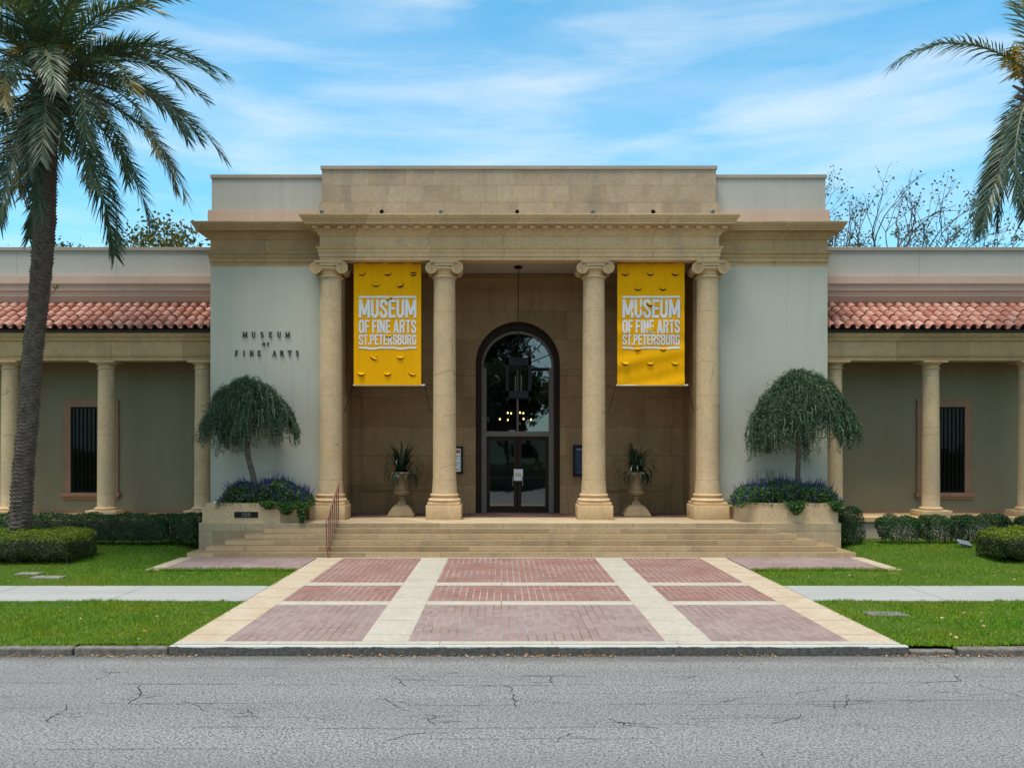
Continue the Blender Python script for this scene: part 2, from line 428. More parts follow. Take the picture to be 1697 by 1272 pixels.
def m_kstone():
    t=NT('old_granite_kerb'); co=t.co()
    n=t.noise(co,8,7,.7); col=t.mix(t.ramp(n,.3,.7),(.075,.068,.062),(.22,.20,.18))
    t.bump(n,.6,.03); return t.fin(col,.85,.3)
M['kstone']=m_kstone()

def m_lawn():
    t=NT('lawn_soil'); co=t.co()
    n=t.noise(co,.8,6,.6); col=t.mix(t.ramp(n,.35,.7),(.040,.085,.010),(.075,.115,.018))
    n2=t.noise(co,40,3); col=t.mix(t.math('MULTIPLY',t.ramp(n2,.4,.7),.5),col,(.03,.055,.008))
    t.bump(n2,.6,.03); return t.fin(col,.95,.1)
M['lawn']=m_lawn()
M['grass']=m_leaf('grass_blade',[(0,(.045,.130,.005)),(.4,(.092,.240,.006)),(.82,(.155,.315,.010)),(1,(.34,.35,.09))],.6,.3,.15,big=.75,bigc=(.235,.255,.018))
M['palmleaf']=m_leaf('palm_leaflet',[(0,(.030,.062,.040)),(.5,(.048,.088,.050)),(.85,(.080,.118,.056)),(1,(.115,.12,.05))],.45,.22,.45)
M['palmyellow']=m_leaf('yellowing_palm_leaflet',[(0,(.09,.10,.03)),(.5,(.16,.13,.03)),(1,(.30,.19,.03))],.5,.22,.35)
M['palmdead']=m_leaf('dead_palm_leaflet',[(0,(.10,.085,.07)),(1,(.17,.14,.11))],.8,.1,.1)
M['rachis']=m_plain('palm_midrib',(.10,.11,.045),.6)
M['petiole']=m_plain('orange_fruit_stalk',(.42,.20,.03),.6)
M['fruit']=m_leaf('yellow_fruit_strand',[(0,(.36,.22,.02)),(1,(.24,.19,.03))],.6,.1,.2)
M['weep']=m_leaf('weeping_leaf',[(0,(.022,.055,.028)),(.55,(.040,.085,.040)),(.88,(.075,.13,.062)),(1,(.13,.18,.10))],.5,.2,.35)
M['weepstem']=m_plain('pale_green_stem',(.13,.17,.10),.7)
M['hedgedark']=m_leaf('dark_hedge_leaf',[(0,(.014,.045,.014)),(.6,(.026,.075,.020)),(1,(.055,.125,.030))],.5,.18,.25)
M['hedgelight']=m_leaf('light_hedge_leaf',[(0,(.055,.10,.010)),(.5,(.11,.18,.014)),(1,(.23,.28,.022))],.5,.25,.2)
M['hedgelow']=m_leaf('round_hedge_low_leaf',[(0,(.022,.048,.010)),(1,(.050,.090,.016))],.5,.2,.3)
M['salvia']=m_leaf('salvia_leaf',[(0,(.022,.070,.020)),(.55,(.045,.125,.028)),(1,(.13,.21,.06))],.5,.25,.3)
M['purple']=m_leaf('salvia_flower',[(0,(.028,.026,.14)),(.6,(.050,.046,.23)),(1,(.11,.10,.34))],.6,.2,.2)
M['strap']=m_leaf('strap_leaf',[(0,(.010,.024,.014)),(1,(.022,.044,.022))],.4,.15,.4)
M['treeleaf']=m_leaf('tree_leaf',[(0,(.050,.062,.020)),(.6,(.095,.10,.028)),(1,(.17,.135,.035))],.5,.3,.3)
M['bareleaf']=m_leaf('sparse_leaf',[(0,(.055,.065,.035)),(1,(.11,.11,.055))],.5,.3,.3)
M['fartree']=m_leaf('far_leaf',[(0,(.030,.060,.045)),(1,(.06,.095,.05))],.5,.3,.3)
M['litter']=m_leaf('dry_leaf',[(0,(.20,.10,.05)),(.5,(.33,.19,.10)),(1,(.48,.36,.24))],.8,.1,.1)

# ------------------------------------------------------------------ ground, road, paving

KY=13.0          # kerb face
H=.84            # portico floor
D0=23.5          # foot of the steps
def rect(mb,x0,x1,y0,y1,z,m=0): return mb.add([(x0,y0,z),(x1,y0,z),(x1,y1,z),(x0,y1,z)],[(0,1,2,3)],m)
def struct(o): o['kind']='structure'; return o

g=MB(); rect(g,-900,900,-900,1500,-.30); struct(g.build('ground',M['lawn']))
r=MB(); rect(r,-120,120,-6.5,KY+.05,-.15); road=struct(r.build('road',M['road']))
# cracks: thin open seams following the old paving courses, and wandering transverse cracks
ck=MB(); rc=random.Random(3)
def crack(pts,w):
    L=[];Rr=[]
    for i,(x,y) in enumerate(pts):
        a=pts[max(i-1,0)]; b=pts[min(i+1,len(pts)-1)]; dx,dy=b[0]-a[0],b[1]-a[1]; q=math.hypot(dx,dy) or 1
        ww=w*.62*rc.uniform(.3,1.4)*(0.25 if i in(0,len(pts)-1) else 1)
        L.append((x-dy/q*ww,y+dx/q*ww,-.146)); Rr.append((x+dy/q*ww,y-dx/q*ww,-.146))
    n=len(pts); ck.add(L+Rr,[(i,n+i,n+i+1,i+1) for i in range(n-1)])
def seam(x0,x1,y,w):
    x=x0; pts=[]
    yy=y
    while x<x1:
        pts.append((x,yy)); x+=rc.uniform(.08,.25); yy=y+.55*(yy-y)+rc.uniform(-.012,.012)
    if len(pts)>2: crack(pts,w)
def wander(x,y,dx,dy,n,w,j=.05,deep=0):
    n=n*2; pts=[(x,y)]
    for i in range(n):
        x+=dx/n+rc.uniform(-j,j)*.8; y+=dy/n+rc.uniform(-j*.5,j*.5); pts.append((x,y))
    crack(pts,w)
    if deep<2:
        for i in range(rc.choice([1,2,2])):
            p=pts[rc.randrange(2,len(pts))]; a=rc.choice([0,PI])+rc.uniform(-.5,.5); q=rc.uniform(.15,.6); wander(p[0],p[1],q*math.cos(a),q*math.sin(a)*.8,rc.randrange(2,5),w*.55,.03,deep+1)
def RP(px,py): # photo position on the road -> ground point
    d=3.2*1400/(py-742); return ((px-831)*d/1400,d)
for (a,b,py,w) in [(0,160,1131,.006),(190,420,1133,.007),(430,640,1134,.006),(690,930,1135,.007),(930,1300,1134,.004),(1300,1590,1131,.006),(0,110,1172,.006),(160,520,1165,.005),(640,880,1168,.006),(1000,1400,1166,.005),(1400,1697,1160,.006),(430,530,1188,.004),(1500,1697,1128,.004),(150,330,1108,.003),(1100,1350,1190,.004)]:
    p0=RP(a,py); p1=RP(b,py); seam(p0[0],p1[0],p0[1],w)
for k in range(26):   # faint hairlines along the paving courses
    py=rc.choice([1096,1108,1120,1133,1147,1160,1172,1186,1205,1222,1240])+rc.uniform(-2,2); a=rc.uniform(-50,1600); p0=RP(a,py); p1=RP(a+rc.uniform(80,420),py); seam(p0[0],p1[0],p0[1],rc.uniform(.0025,.0055))
for k in range(16):
    p=RP(rc.uniform(0,1697),rc.uniform(1100,1265)); wander(p[0],p[1],rc.uniform(-.5,.5),rc.uniform(-.35,.35),rc.randrange(3,7),rc.uniform(.004,.008))
for (a,b,c,d,w,n) in [(186,1112,150,1130,.010,7),(232,1134,216,1164,.013,7),(109,1165,85,1200,.010,8),(655,1122,668,1136,.010,5),(834,1134,862,1168,.013,9),(922,1120,926,1136,.012,5),(640,1155,668,1178,.008,6),(1010,1190,1040,1200,.014,5),(1408,1150,1416,1170,.010,5),(1580,1118,1590,1132,.012,5),(1620,1132,1697,1155,.008,9),(1275,1198,1330,1182,.008,7),(1510,1085,1590,1115,.006,7),(410,1175,415,1190,.010,4),(700,1188,715,1200,.012,4),(300,1160,330,1182,.006,5),(1385,1160,1390,1178,.008,4)]:
    p0=RP(a,b); p1=RP(c,d); wander(p0[0],p0[1],p1[0]-p0[0],p1[1]-p0[1],n,w)
cro=ck.build('road_crack',M['crack']); struct(cro)

# lawn sheet: level at the walk, rising a little towards the building
def lawn_z(y,x=99): 
    t=min(1,max(0,(y-20.5)/4.0)); u=min(1,max(0,(abs(x-AX)-9.45)/.9)); return -.012+.165*t*t*(3-2*t)*u*u*(3-2*u)
def lawn(name,x0,x1,y0,y1,ny):
    mb=MB(); xs=np.unique(np.concatenate([np.linspace(x0,x1,28),np.linspace(max(x0,AX-11),min(x1,AX+11),30)])); ys=np.linspace(y0,y1,ny)
    v=[(x,y,lawn_z(y,x)+ .012*math.sin(x*1.7+y*.9)) for y in ys for x in xs]; n=len(xs)
    f=[(j*n+i,j*n+i+1,(j+1)*n+i+1,(j+1)*n+i) for j in range(ny-1) for i in range(n-1)]
    mb.add(v,f); o=mb.build(name,M['lawn'],smooth=60); return struct(o)
WL0,WL1=16.85,18.70       # public walk
PX=5.66                   # half width of the court
lawn('lawn',-60,AX-PX,KY+.2,WL0,4); lawn('lawn',AX+PX,60,KY+.2,WL0,4)
lawn('lawn',-60,AX-PX,WL1,27.3,24); lawn('lawn',AX+PX,60,WL1,27.3,24)
def sidewalk(x0,x1):
    mb=MB(); xs=np.arange(x0,x1-.01,(x1-x0)/round(abs(x1-x0)/2.75))
    st=(x1-x0)/round(abs(x1-x0)/2.75)
    for x in xs: mb.box(x+.008,x+st-.008,WL0,WL1,-.12,.004)
    return struct(mb.build('sidewalk',M['walk']))
sidewalk(-60,AX-PX-.01); sidewalk(AX+PX+.01,60)

# brick court with stone bands
cb=MB()
for sx in (-1,1):
    a,b=sorted((AX+sx*4.93,AX+sx*PX)); cb.box(a,b,KY+.32,D0,-.12,.006,0)
band=struct(cb.build('court_band',M['band']))
ci=MB()
for sx in (-1,1):
    a,b=sorted((AX+sx*2.03,AX+sx*2.76)); ci.box(a,b,KY+.33,D0-.12,-.12,.006)
for (a,b) in ((16.41,16.81),(18.73,19.15)):
    for (p,q) in ((-4.925,-2.765),(-2.025,2.025),(2.765,4.925)): ci.box(AX+p,AX+q,a,b,-.12,.0062)
struct(ci.build('court_band',M['bandin']))
ce=MB()
xx=AX-PX
while xx<AX+PX-.2:
    w=min(rc.uniform(1.3,2.1),AX+PX-xx); ce.box(xx+.004,xx+w-.004,KY+.125,KY+.318,-.12,.0075); xx+=w
ce.box(AX-9.43,AX+9.43,D0-.115,D0+.05,-.12,.0058)
struct(ce.build('court_band',M['bandin']))
def panels(name,mat,lst):
    mb=MB()
    for (x0,x1,y0,y1) in lst: rect(mb,AX+x0,AX+x1,y0,y1,.002)
    o=mb.build(name,mat); return struct(o)
pc=[];ps=[]
for (y0,y1) in ((KY+.32,16.41),(16.81,18.73),(19.15,D0-.12)):
    pc.append((-2.03,2.03,y0,y1)); ps+= [(-4.93,-2.76,y0,y1),(2.76,4.93,y0,y1)]
panels('brick_court',M['paver'],[p for p in pc+ps if p[2]>16]); panels('brick_court',M['paverpale'],[p for p in pc+ps if p[2]<16])
# brick aprons beside the court, edged in stone
panels('brick_apron',M['paverpale'],[(-9.08,-PX,21.1,D0-.12),(PX,9.08,21.1,D0-.12)]).location.z=.021
ap=MB()
for sx in (-1,1):
    a,b=sorted((AX+sx*9.08,AX+sx*9.43)); ap.box(a,b,21.0,D0-.12,-.12,.026)
struct(ap.build('apron_edging',M['band']))
# kerb of the court and the old stones left and right of it
kb=MB(); kb.box(AX-PX-.02,AX+PX+.06,KY,KY+.121,-.29,.004,0,.018)
k=kb.build('kerb',M['kerb'],loc=(AX,KY,-.05)); struct(k)
ks=MB()
for sx in (-1,1):
    x=AX+sx*(PX+(.03 if sx<0 else .09)); i=0
    while abs(x)<40:
        w=rc.uniform(1.15,1.75)
        if sx>0 and i==0: w=.72
        zt=rc.uniform(-.035,-.005)-(.05 if (sx>0 and i==0) else 0)
        a,b=sorted((x+sx*.012,x+sx*(w-.012))); ks.box(a,b,KY+rc.uniform(-.02,.03),KY+.2,-.29,zt,0,.025)
        x+=sx*w; i+=1
struct(ks.build('kerb_stones',M['kstone']))
# dry leaves blown against the kerb
rng=np.random.default_rng(5)
N=1500; xs=rng.uniform(-12,12,N); xs=xs[(np.sin(xs*2.1)+np.sin(xs*.9+1)+rng.normal(0,.6,N))>-.35]; N=len(xs)
P=np.stack([xs,KY-.015-np.abs(rng.normal(0,.035,N)),-.142+rng.uniform(0,.022,N)],1)
Dd=np.stack([rng.normal(size=N),rng.normal(size=N),rng.normal(0,.3,N)],1)
lo=link('leaf_litter',faces_mesh('leaf_litter',leaves(P,Dd,.045,.03,rng),M['litter'])); tag(lo,'dry brown leaves blown along the foot of the kerb','leaf litter',kind='stuff')
# a few pale leaves scattered on road and lawn
N=260; P=np.stack([rng.uniform(-11,12,N),rng.uniform(KY+.3,20.5,N),np.zeros(N)],1); P=P[(np.abs(P[:,0]-AX)>PX+.1)&((P[:,1]<WL0)|(P[:,1]>WL1))]
P[:,2]=.045; N=len(P); Dd=np.stack([rng.normal(size=N),rng.normal(size=N),rng.normal(0,.2,N)],1)
lo=link('fallen_leaves',faces_mesh('fallen_leaves',leaves(P,Dd,.07,.04,rng),M['litter'])); tag(lo,'pale dry leaves scattered over the lawn','leaf litter',kind='stuff')

# grass blades
def grass(x0,x1,y0,y1,dens,seed,skip=None):
    rng=np.random.default_rng(seed); N=int((x1-x0)*(y1-y0)*dens)
    x=rng.uniform(x0,x1,N); y=rng.uniform(y0,y1,N)
    # only where the picture could look
    keep=np.abs(x)<y*.66+1.2
    if skip is not None: keep&=~skip(x,y)
    x=x[keep];y=y[keep];N=len(x)
    t=np.clip((y-20.5)/4,0,1); u=np.clip((np.abs(x-AX)-9.45)/.9,0,1); z=-.012+.165*t*t*(3-2*t)*u*u*(3-2*u)+.012*np.sin(x*1.7+y*.9)-.005
    patch=.5+.5*np.sin(x*2.3+1.3*np.sin(y*1.9))*np.sin(y*2.7+x*.7)
    fine=.5+.5*np.sin(x*9.1+2*np.sin(y*7.3))*np.sin(y*11.7+x*3.1)
    thin=.5+.5*np.sin(x*.9+2.1*np.sin(y*1.1+seed))*np.sin(y*1.7-x*.6)
    h=rng.uniform(.026,.064,N)*(.55+.5*patch+.65*fine)*np.where((thin<.16)&(rng.uniform(0,1,N)<.7),.25,1)
    a=rng.uniform(0,2*PI,N); w=rng.uniform(.010,.017,N)
    lean=rng.normal(0,.03,(N,2))
    b0=np.stack([x-np.cos(a)*w/2,y-np.sin(a)*w/2,z],1); b1=np.stack([x+np.cos(a)*w/2,y+np.sin(a)*w/2,z],1)
    tp=np.stack([x+lean[:,0],y+lean[:,1],z+h],1)
    return np.stack([b0,b1,tp],1)
ing=lambda x,y:(np.abs(x-AX)<9.45)&(y>21.0)
G=[]
for sx,sd in ((-1,1),(1,2)):
    a,b=(-19,AX-PX-.03) if sx<0 else (AX+PX+.03,20)
    G.append(grass(a,b,KY+.17,WL0-.01,1150,sd)); G.append(grass(a,b,WL1+.01,25.6,620,sd+10,ing))
    # shaggy edges over the walk, the court and the aprons
    for (y0,y1) in ((WL0-.06,WL0+.02),(WL1-.02,WL1+.06),(KY+.12,KY+.22)): G.append(grass(a,b,y0,y1,1700,sd+20))
    for (y0,y1,sgn) in ((WL0,WL0+.09,1),(WL1-.09,WL1,-1),(KY+.04,KY+.16,-1)):
        gg=grass(a,b,y0,y1,1500,sd+25); cx_=gg[:,:,0].mean(1); rag=(.5+.5*np.sin(cx_*6.3+2*np.sin(cx_*2.1)))*(.5+.5*np.sin(cx_*17+sd)); cy_=gg[:,0,1]; d_=(cy_-y0)/(y1-y0) if sgn>0 else (y1-cy_)/(y1-y0); G.append(gg[d_<rag*1.1])
    e=AX+sx*PX; G.append(grass(e-.04,e+.04,KY+.2,WL0,1500,sd+30)); G.append(grass(e-.04,e+.04,WL1,21.05,1500,sd+31))
    q0,q1=sorted((AX+sx*PX,AX+sx*9.4)); gg=grass(q0,q1,20.9,21.2,1800,sd+40); gg[:,2,2]+=.05; G.append(gg)
Gv=np.concatenate(G); go=link('grass',faces_mesh('grass',Gv,M['grass'])); tag(go,'short green lawn grass either side of the brick court','grass',kind='stuff')

# small flush covers in the lawn
def cover(name,px,py,w,d,label,cat,mat):
    D=3.0*1400/(py-742); x=(px-831)*D/1400
    mb=MB(); mb.box(x-w/2,x+w/2,D-d/2,D+d/2,-.05,.022,0,.010); mb.box(x-w/2+.05,x+w/2-.05,D-d/2+.04,D+d/2-.04,.016,.027)
    o=mb.build(name,mat,loc=(x,D,0)); return tag(o,label,cat)
cover('stepping_stone',48,947,.55,.32,'small flat stone sunk in the grass, farther from the public walk','stepping stone',M['slab'])
cover('stepping_stone',80,953,.72,.34,'long flat stone sunk in the grass, nearer to the public walk','stepping stone',M['slab'])
cover('utility_cover',1468,1013,.70,.42,'dark grey utility cover sunk in the grass by the road','utility cover',M['kstone'])

# ------------------------------------------------------------------ the museum
MUS=thing('museum_building',(AX,26.75,0),'sand and grey green museum with an open columned porch and two tiled colonnade wings','museum')
def L(x): return AX+x
FW=26.75; FE=26.1; BW=28.6; BACK=36.0
# stucco front walls and side walls of the tall block
mb=MB()
for s in (-1,1):
    a,b=sorted((L(s*5.78),L(s*9.77))); mb.box(a,b,FW,FW+.5,-.2,8.79)
    a,b=sorted((L(s*9.77),L(s*9.30))); mb.box(a,b,FW+.5,BACK,-.2,8.79)
mb.parts('front_wall',M['stucco'],MUS)
# stone antae and inside walls of the porch
mb=MB()
for s in (-1,1):
    a,b=sorted((L(s*5.52),L(s*5.78))); mb.box(a,b,FW-.06,FW+.5,H,8.84)
    a,b=sorted((L(s*5.60),L(s*5.78))); mb.box(a,b,FW+.5,BW,H,8.84)
    a,b=sorted((L(s*5.50),L(s*5.80))); mb.box(a,b,FW-.085,FW+.52,H,H+.52)
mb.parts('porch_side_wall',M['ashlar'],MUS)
# back wall of the porch with the arched opening
AR=1.43; AZ=5.9; NA=28
arc=[(AR*math.cos(PI*i/NA),AZ+AR*math.sin(PI*i/NA)) for i in range(NA+1)]
arc=[(L(x),z) for x,z in arc]
mb=MB(); top=8.95
mb.strip_xz(arc,[(x,top) for x,z in arc],BW,BW+.55)
for s in (-1,1):
    a,b=sorted((L(s*AR),L(s*5.9))); mb.box(a,b,BW,BW+.55,H,top)
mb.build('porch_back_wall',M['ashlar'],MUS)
mb=MB()   # base course, belt course, panels, cornice, keystone
for s in (-1,1):
    a,b=sorted((L(s*(AR+.0)),L(s*5.6))); mb.box(a,b,BW-.05,BW-.003,H,H+.46)
    a,b=sorted((L(s*(AR+.0)),L(s*5.6))); mb.box(a,b,BW-.03,BW-.003,5.50,5.86)
    for (z0,z1) in ((6.3,7.85),(1.62,5.15)):
        for (x0,x1) in ((2.75,5.25),):
            for (q0,q1,w0,w1) in ((x0,x1,z0,z0+.07),(x0,x1,z1-.07,z1),(x0,x0+.07,z0+.07,z1-.07),(x1-.07,x1,z0+.07,z1-.07)):
                a,b=sorted((L(s*q0),L(s*q1))); mb.box(a,b,BW-.04,BW-.003,w0,w1)
mb.sweep([(0.0,8.42),(.05,8.42),(.05,8.6),(.10,8.62),(.16,8.75),(.16,8.9),(0,8.9)],[(L(-5.6),BW-.004),(L(5.6),BW-.004)])
mb.prism_xz([(L(-.28),7.33),(L(.28),7.33),(L(.60),8.42),(L(-.60),8.42)],BW-.035,BW-.003)
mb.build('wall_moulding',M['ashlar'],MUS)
mb=MB()   # carved arch band set inside the opening
a=[(L((AR-.005)*math.cos(PI*i/NA)),AZ+(AR-.005)*math.sin(PI*i/NA)) for i in range(NA+1)]
b=[(L((AR-.19)*math.cos(PI*i/NA)),AZ-.05+(AR-.19)*math.sin(PI*i/NA)) for i in range(NA+1)]
mb.strip_xz(a,b,BW+.22,BW+.50)
for i in range(1,22):
    q=PI*i/22; c=(L((AR-.10)*math.cos(q)),AZ-.02+(AR-.10)*math.sin(q)); mb.lathe([(.0,-.001),(.035,0),(.055,.02),(.035,.04),(0.0,.041)],(0,0,0),8)
    k=len(mb.v); 
    for j in range(k-40,k):
        x,y,z=mb.v[j]; mb.v[j]=(c[0]+x,BW+.225-z,c[1]+y)
for s in (-1,1):
    p,q=sorted((L(s*(AR-.005)),L(s*(AR-.19)))); mb.box(p,q,BW+.22,BW+.50,H,AZ-.02)
mb.build('arch_band',M['darkframe'],MUS,smooth=40)
# porch floor and ceiling
mb=MB(); rect(mb,L(-5.6),L(5.6),26.95,29.2,H+.004); mb.build('porch_floor',M['floorbrick'],MUS)
mb=MB(); mb.box(L(-5.62),L(5.62),26.62,BW+.02,8.92,9.1)
for x in (-3.6,-1.25,1.25,3.6): mb.box(L(x)-.012,L(x)+.012,26.7,BW,8.908,8.93)
mb.build('porch_ceiling',M['ceiling'],MUS)
# entablature: one profile carried round the block and forward over the porch
prof=[(-.45,8.85),(0.0,8.85),(0.0,8.95),(.03,8.955),(.03,9.085),(.055,9.09),(.055,9.17),(.085,9.19),(.11,9.23),(.11,9.25),(0.0,9.27),(0.0,9.57),
      (.035,9.60),(.09,9.70),(.16,9.755),(.16,9.86),(.40,9.87),(.40,9.94),(.43,9.95),(.43,9.985),(.47,10.01),(.50,10.06),(.53,10.11),(.53,10.14),(-.45,10.16)]
mb=MB(); mb.sweep(prof,[(L(-6.17),FW+.25),(L(-6.17),FE),(L(6.17),FE),(L(6.17),FW+.25)])
ENT=mb.build('porch_entablature',M['entab'],MUS)
n=33
def dentil(x0,x1,y0,y1):
    mb=MB(); mb.box(x0,x1,y0,y1,9.765,9.858); mb.build('dentil',M['entab'],ENT)
for i in range(n):
    xx=-6.27+12.54*i/(n-1); dentil(L(xx)-.087,L(xx)+.087,FE-.285,FE-.155)
for s in (-1,1):
    for k in range(2): a,b=sorted((L(s*6.325),L(s*6.445))); dentil(a,b,FE+.05+.37*k,FE+.21+.37*k)
profs=[(-.45,8.79)]+[(0.0,8.79),(0.0,8.93),(.03,8.935),(.03,9.07),(.055,9.075),(.055,9.15),(.085,9.17),(.12,9.21),(.12,9.235),(0.0,9.255),(0.0,9.62),
      (.035,9.64),(.10,9.72),(.16,9.765),(.17,9.85),(.36,9.86),(.36,9.92),(.39,9.93),(.39,9.965),(.42,9.99),(.44,10.03),(.46,10.08),(.46,10.11),(-.45,10.13)]
mb=MB()
mb.sweep(profs,[(L(-9.77),BACK),(L(-9.77),FW),(L(-6.16),FW)]); mb.sweep(profs,[(L(6.16),FW),(L(9.77),FW),(L(9.77),BACK)])
mb.parts('side_entablature',M['sidestone'],MUS)
# attic
mb=MB(); mb.box(L(-6.27),L(6.27),26.88,28.4,10.0,11.90); mb.build('attic_wall',M['attic'],MUS)
mb=MB(); mb.box(L(-6.36),L(6.36),26.80,26.879,10.0,10.80); mb.prism_xz([(L(-6.36),10.80),(L(6.36),10.80),(L(6.29),10.86),(L(-6.29),10.86)],26.82,26.879)
for s in (-1,1): a,b=sorted((L(s*6.272),L(s*6.36))); mb.box(a,b,26.88,28.3,10.0,10.80)
mb.build('attic_plinth',M['attic'],MUS)
mb=MB(); xx=-6.31
while xx<6.3:
    w=min(2.1,6.31-xx); mb.box(L(xx)+.003,L(xx+w)-.003,26.84,28.45,11.90,12.02,0,.01); xx+=w
mb.build('attic_coping',M['coping'],MUS)
mb=MB()
for s in (-1,1):
    a,b=sorted((L(s*6.272),L(s*9.88))); mb.box(a,b,27.2,28.4,10.0,11.72)
    a,b=sorted((L(s*9.4),L(s*9.88))); mb.box(a,b,28.4,BACK,10.0,11.72)
mb.parts('attic_side_wall',M['stuccoup'],MUS)
mb=MB()
for s in (-1,1):
    a,b=sorted((L(s*6.365),L(s*9.98))); mb.box(a,b,27.10,27.199,10.0,10.63); mb.box(a,b,27.15,27.199,10.63,10.70)
    a,b=sorted((L(s*9.882),L(s*9.98))); mb.box(a,b,27.2,BACK,10.0,10.63)
mb.parts('attic_base_band',M['pink'],MUS)
mb=MB()
for s in (-1,1):
    a,b=sorted((L(s*6.32),L(s*9.92))); mb.box(a,b,27.16,28.45,11.72,11.84,0,.01)
    a,b=sorted((L(s*9.38),L(s*9.92))); mb.box(a,b,28.45,BACK,11.72,11.84,0,.01)
mb.parts('attic_coping',M['coping'],MUS)
mb=MB(); rect(mb,L(-9.5),L(9.5),26.6,BACK,10.12); mb.box(L(-9.5),L(9.5),BACK-.3,BACK,0,11.7); mb.build('roof_deck',M['coping'],MUS)

# ionic columns
def column(x):
    c=(L(x),26.5); rb,rt=.365,.335; z0,z1=H+.80,8.38
    mb=MB(); pr=[]
    for i in range(15):
        t=i/14; pr.append((rb+(rt-rb)*(t**1.6),z0+(z1-z0)*t))
    pr=[(rb+.035,z0-.02),(rb+.03,z0+.03)]+[(r_,z_) for r_,z_ in pr if z_>z0+.08]
    mb.lathe(pr,(c[0],c[1],0),40); sh=mb.build('column',M['column'],MUS,smooth=35)
    mb=MB(); mb.box(c[0]-.54,c[0]+.54,c[1]-.54,c[1]+.54,H-.003,H+.44,0,.008); mb.box(c[0]-.50,c[0]+.50,c[1]-.50,c[1]+.50,H+.44,H+.53,0,.008)
    mb.lathe([(.47,.53),(.50,.55),(.515,.585),(.50,.62),(.47,.64),(.44,.645),(.43,.67),(.425,.70),(.44,.715),(.455,.735),(.45,.76),(.43,.775),(.39,.782)],(c[0],c[1],H),40)
    mb.build('base',M['stone'],sh,smooth=35)
    mb=MB()
    mb.lathe([(rt+.005,8.33),(rt+.05,8.345),(rt+.055,8.375),(rt+.03,8.395),(rt,8.40),(rt,8.53),(rt+.05,8.56),(rt+.10,8.60),(rt+.10,8.64),(rt,8.66)],(c[0],c[1],0),32)
    mb.box(c[0]-.43,c[0]+.43,c[1]-.40,c[1]+.40,8.785,8.849,0,.006)
    mb.box(c[0]-.40,c[0]+.40,c[1]-.37,c[1]+.37,8.69,8.784)
    for i in range(11):   # egg and dart under the band
        xx=c[0]-.20+.04*i; mb.lathe([(0,0),(.013,.01),(.017,.03),(.010,.05),(0,.055)],(xx,c[1]-.385,8.615),7)
    for s in (-1,1):
        vx,vz=c[0]+s*.40,8.625
        k=len(mb.v); pr=[(.0,-.37),(.165,-.37),(.175,-.36),(.175,-.33),(.15,-.2),(.125,0),(.15,.2),(.175,.33),(.175,.37),(0,.37)]
        mb.lathe(pr,(0,0,0),26)
        for j in range(k,len(mb.v)):
            a,b_,z=mb.v[j]; mb.v[j]=(vx+a,c[1]+z,vz+b_)
        sp=[]; rr=[]
        for i in range(64):      # spiral fillet on the face
            t=i/63; ang=PI/2-s*0 - s*(-1)*t*2.6*2*PI*-1; rad=.172*(1-t)+.03
            sp.append((vx+s*rad*math.cos(ang)*1.0,c[1]-.375,vz+rad*math.sin(ang))); rr.append(.020*(1-.45*t))
        mb.tube(sp,rr,6)
        k=len(mb.v); mb.lathe([(0,-.03),(.025,-.025),(.034,0),(.034,.03)],(0,0,0),12)
        for j in range(k,len(mb.v)):
            a,b_,z=mb.v[j]; mb.v[j]=(vx+a,c[1]-.385+z,vz+b_)
    # canalis: fillets joining the volutes
    for zz in (8.79,8.70): mb.tube([(c[0]-.40,c[1]-.378,zz+.002),(c[0],c[1]-.378,zz-.010),(c[0]+.40,c[1]-.378,zz+.002)],.013,6)
    mb.build('capital',M['stone'],sh,smooth=40)
for x in (-5.91,-2.34,2.34,5.91): column(x)

# arched entrance
ED=29.05
mb=MB()
gr=1.21; gz=5.80
o_=[(L((gr+.06)*math.cos(PI*i/NA)),gz+(gr+.06)*math.sin(PI*i/NA)) for i in range(NA+1)]; i_=[(L((gr-.04)*math.cos(PI*i/NA)),gz+(gr-.04)*math.sin(PI*i/NA)) for i in range(NA+1)]
mb.strip_xz(o_,i_,ED-.06,ED+.06)
for s in (-1,1):
    a,b=sorted((L(s*(gr+.06)),L(s*(gr-.14)))); mb.box(a,b,ED-.08,ED+.06,H,gz-.002)
mb.box(L(-1.07),L(1.07),ED-.08,ED+.06,3.45,3.62); 
mb.box(L(-.03),L(.03),ED-.05,ED+.04,3.62,5.70)
ENTR=mb.build('entrance_doorway',M['greyframe'],MUS)
mb=MB(); mb.box(L(-gr),L(gr),ED-.07,ED+.05,5.70,5.80)
for i in range(1,8):
    a=PI*i/8; p0=(L(.30*math.cos(a)),ED-.01,gz+.30*math.sin(a)); p1=(L((gr-.02)*math.cos(a)),ED-.01,gz+(gr-.02)*math.sin(a)); mb.tube([p0,p1],.018,6)
mb.tube([(L(.32*math.cos(PI*i/12)),ED-.01,gz+.32*math.sin(PI*i/12)) for i in range(13)],.03,6)
mb.build('fanlight_bars',M['iron'],ENTR)
mb=MB(); mb.add([(x,ED,z) for x,z in [(L((gr-.03)*math.cos(PI*i/NA)),gz+(gr-.03)*math.sin(PI*i/NA)) for i in range(NA+1)]],[list(range(NA+1))]); rect_=[(L(-1.08),ED,3.6),(L(1.08),ED,3.6),(L(1.08),ED,5.72),(L(-1.08),ED,5.72)]
mb.add(rect_,[(0,1,2,3)]); mb.build('pane',M['glass'],ENTR)
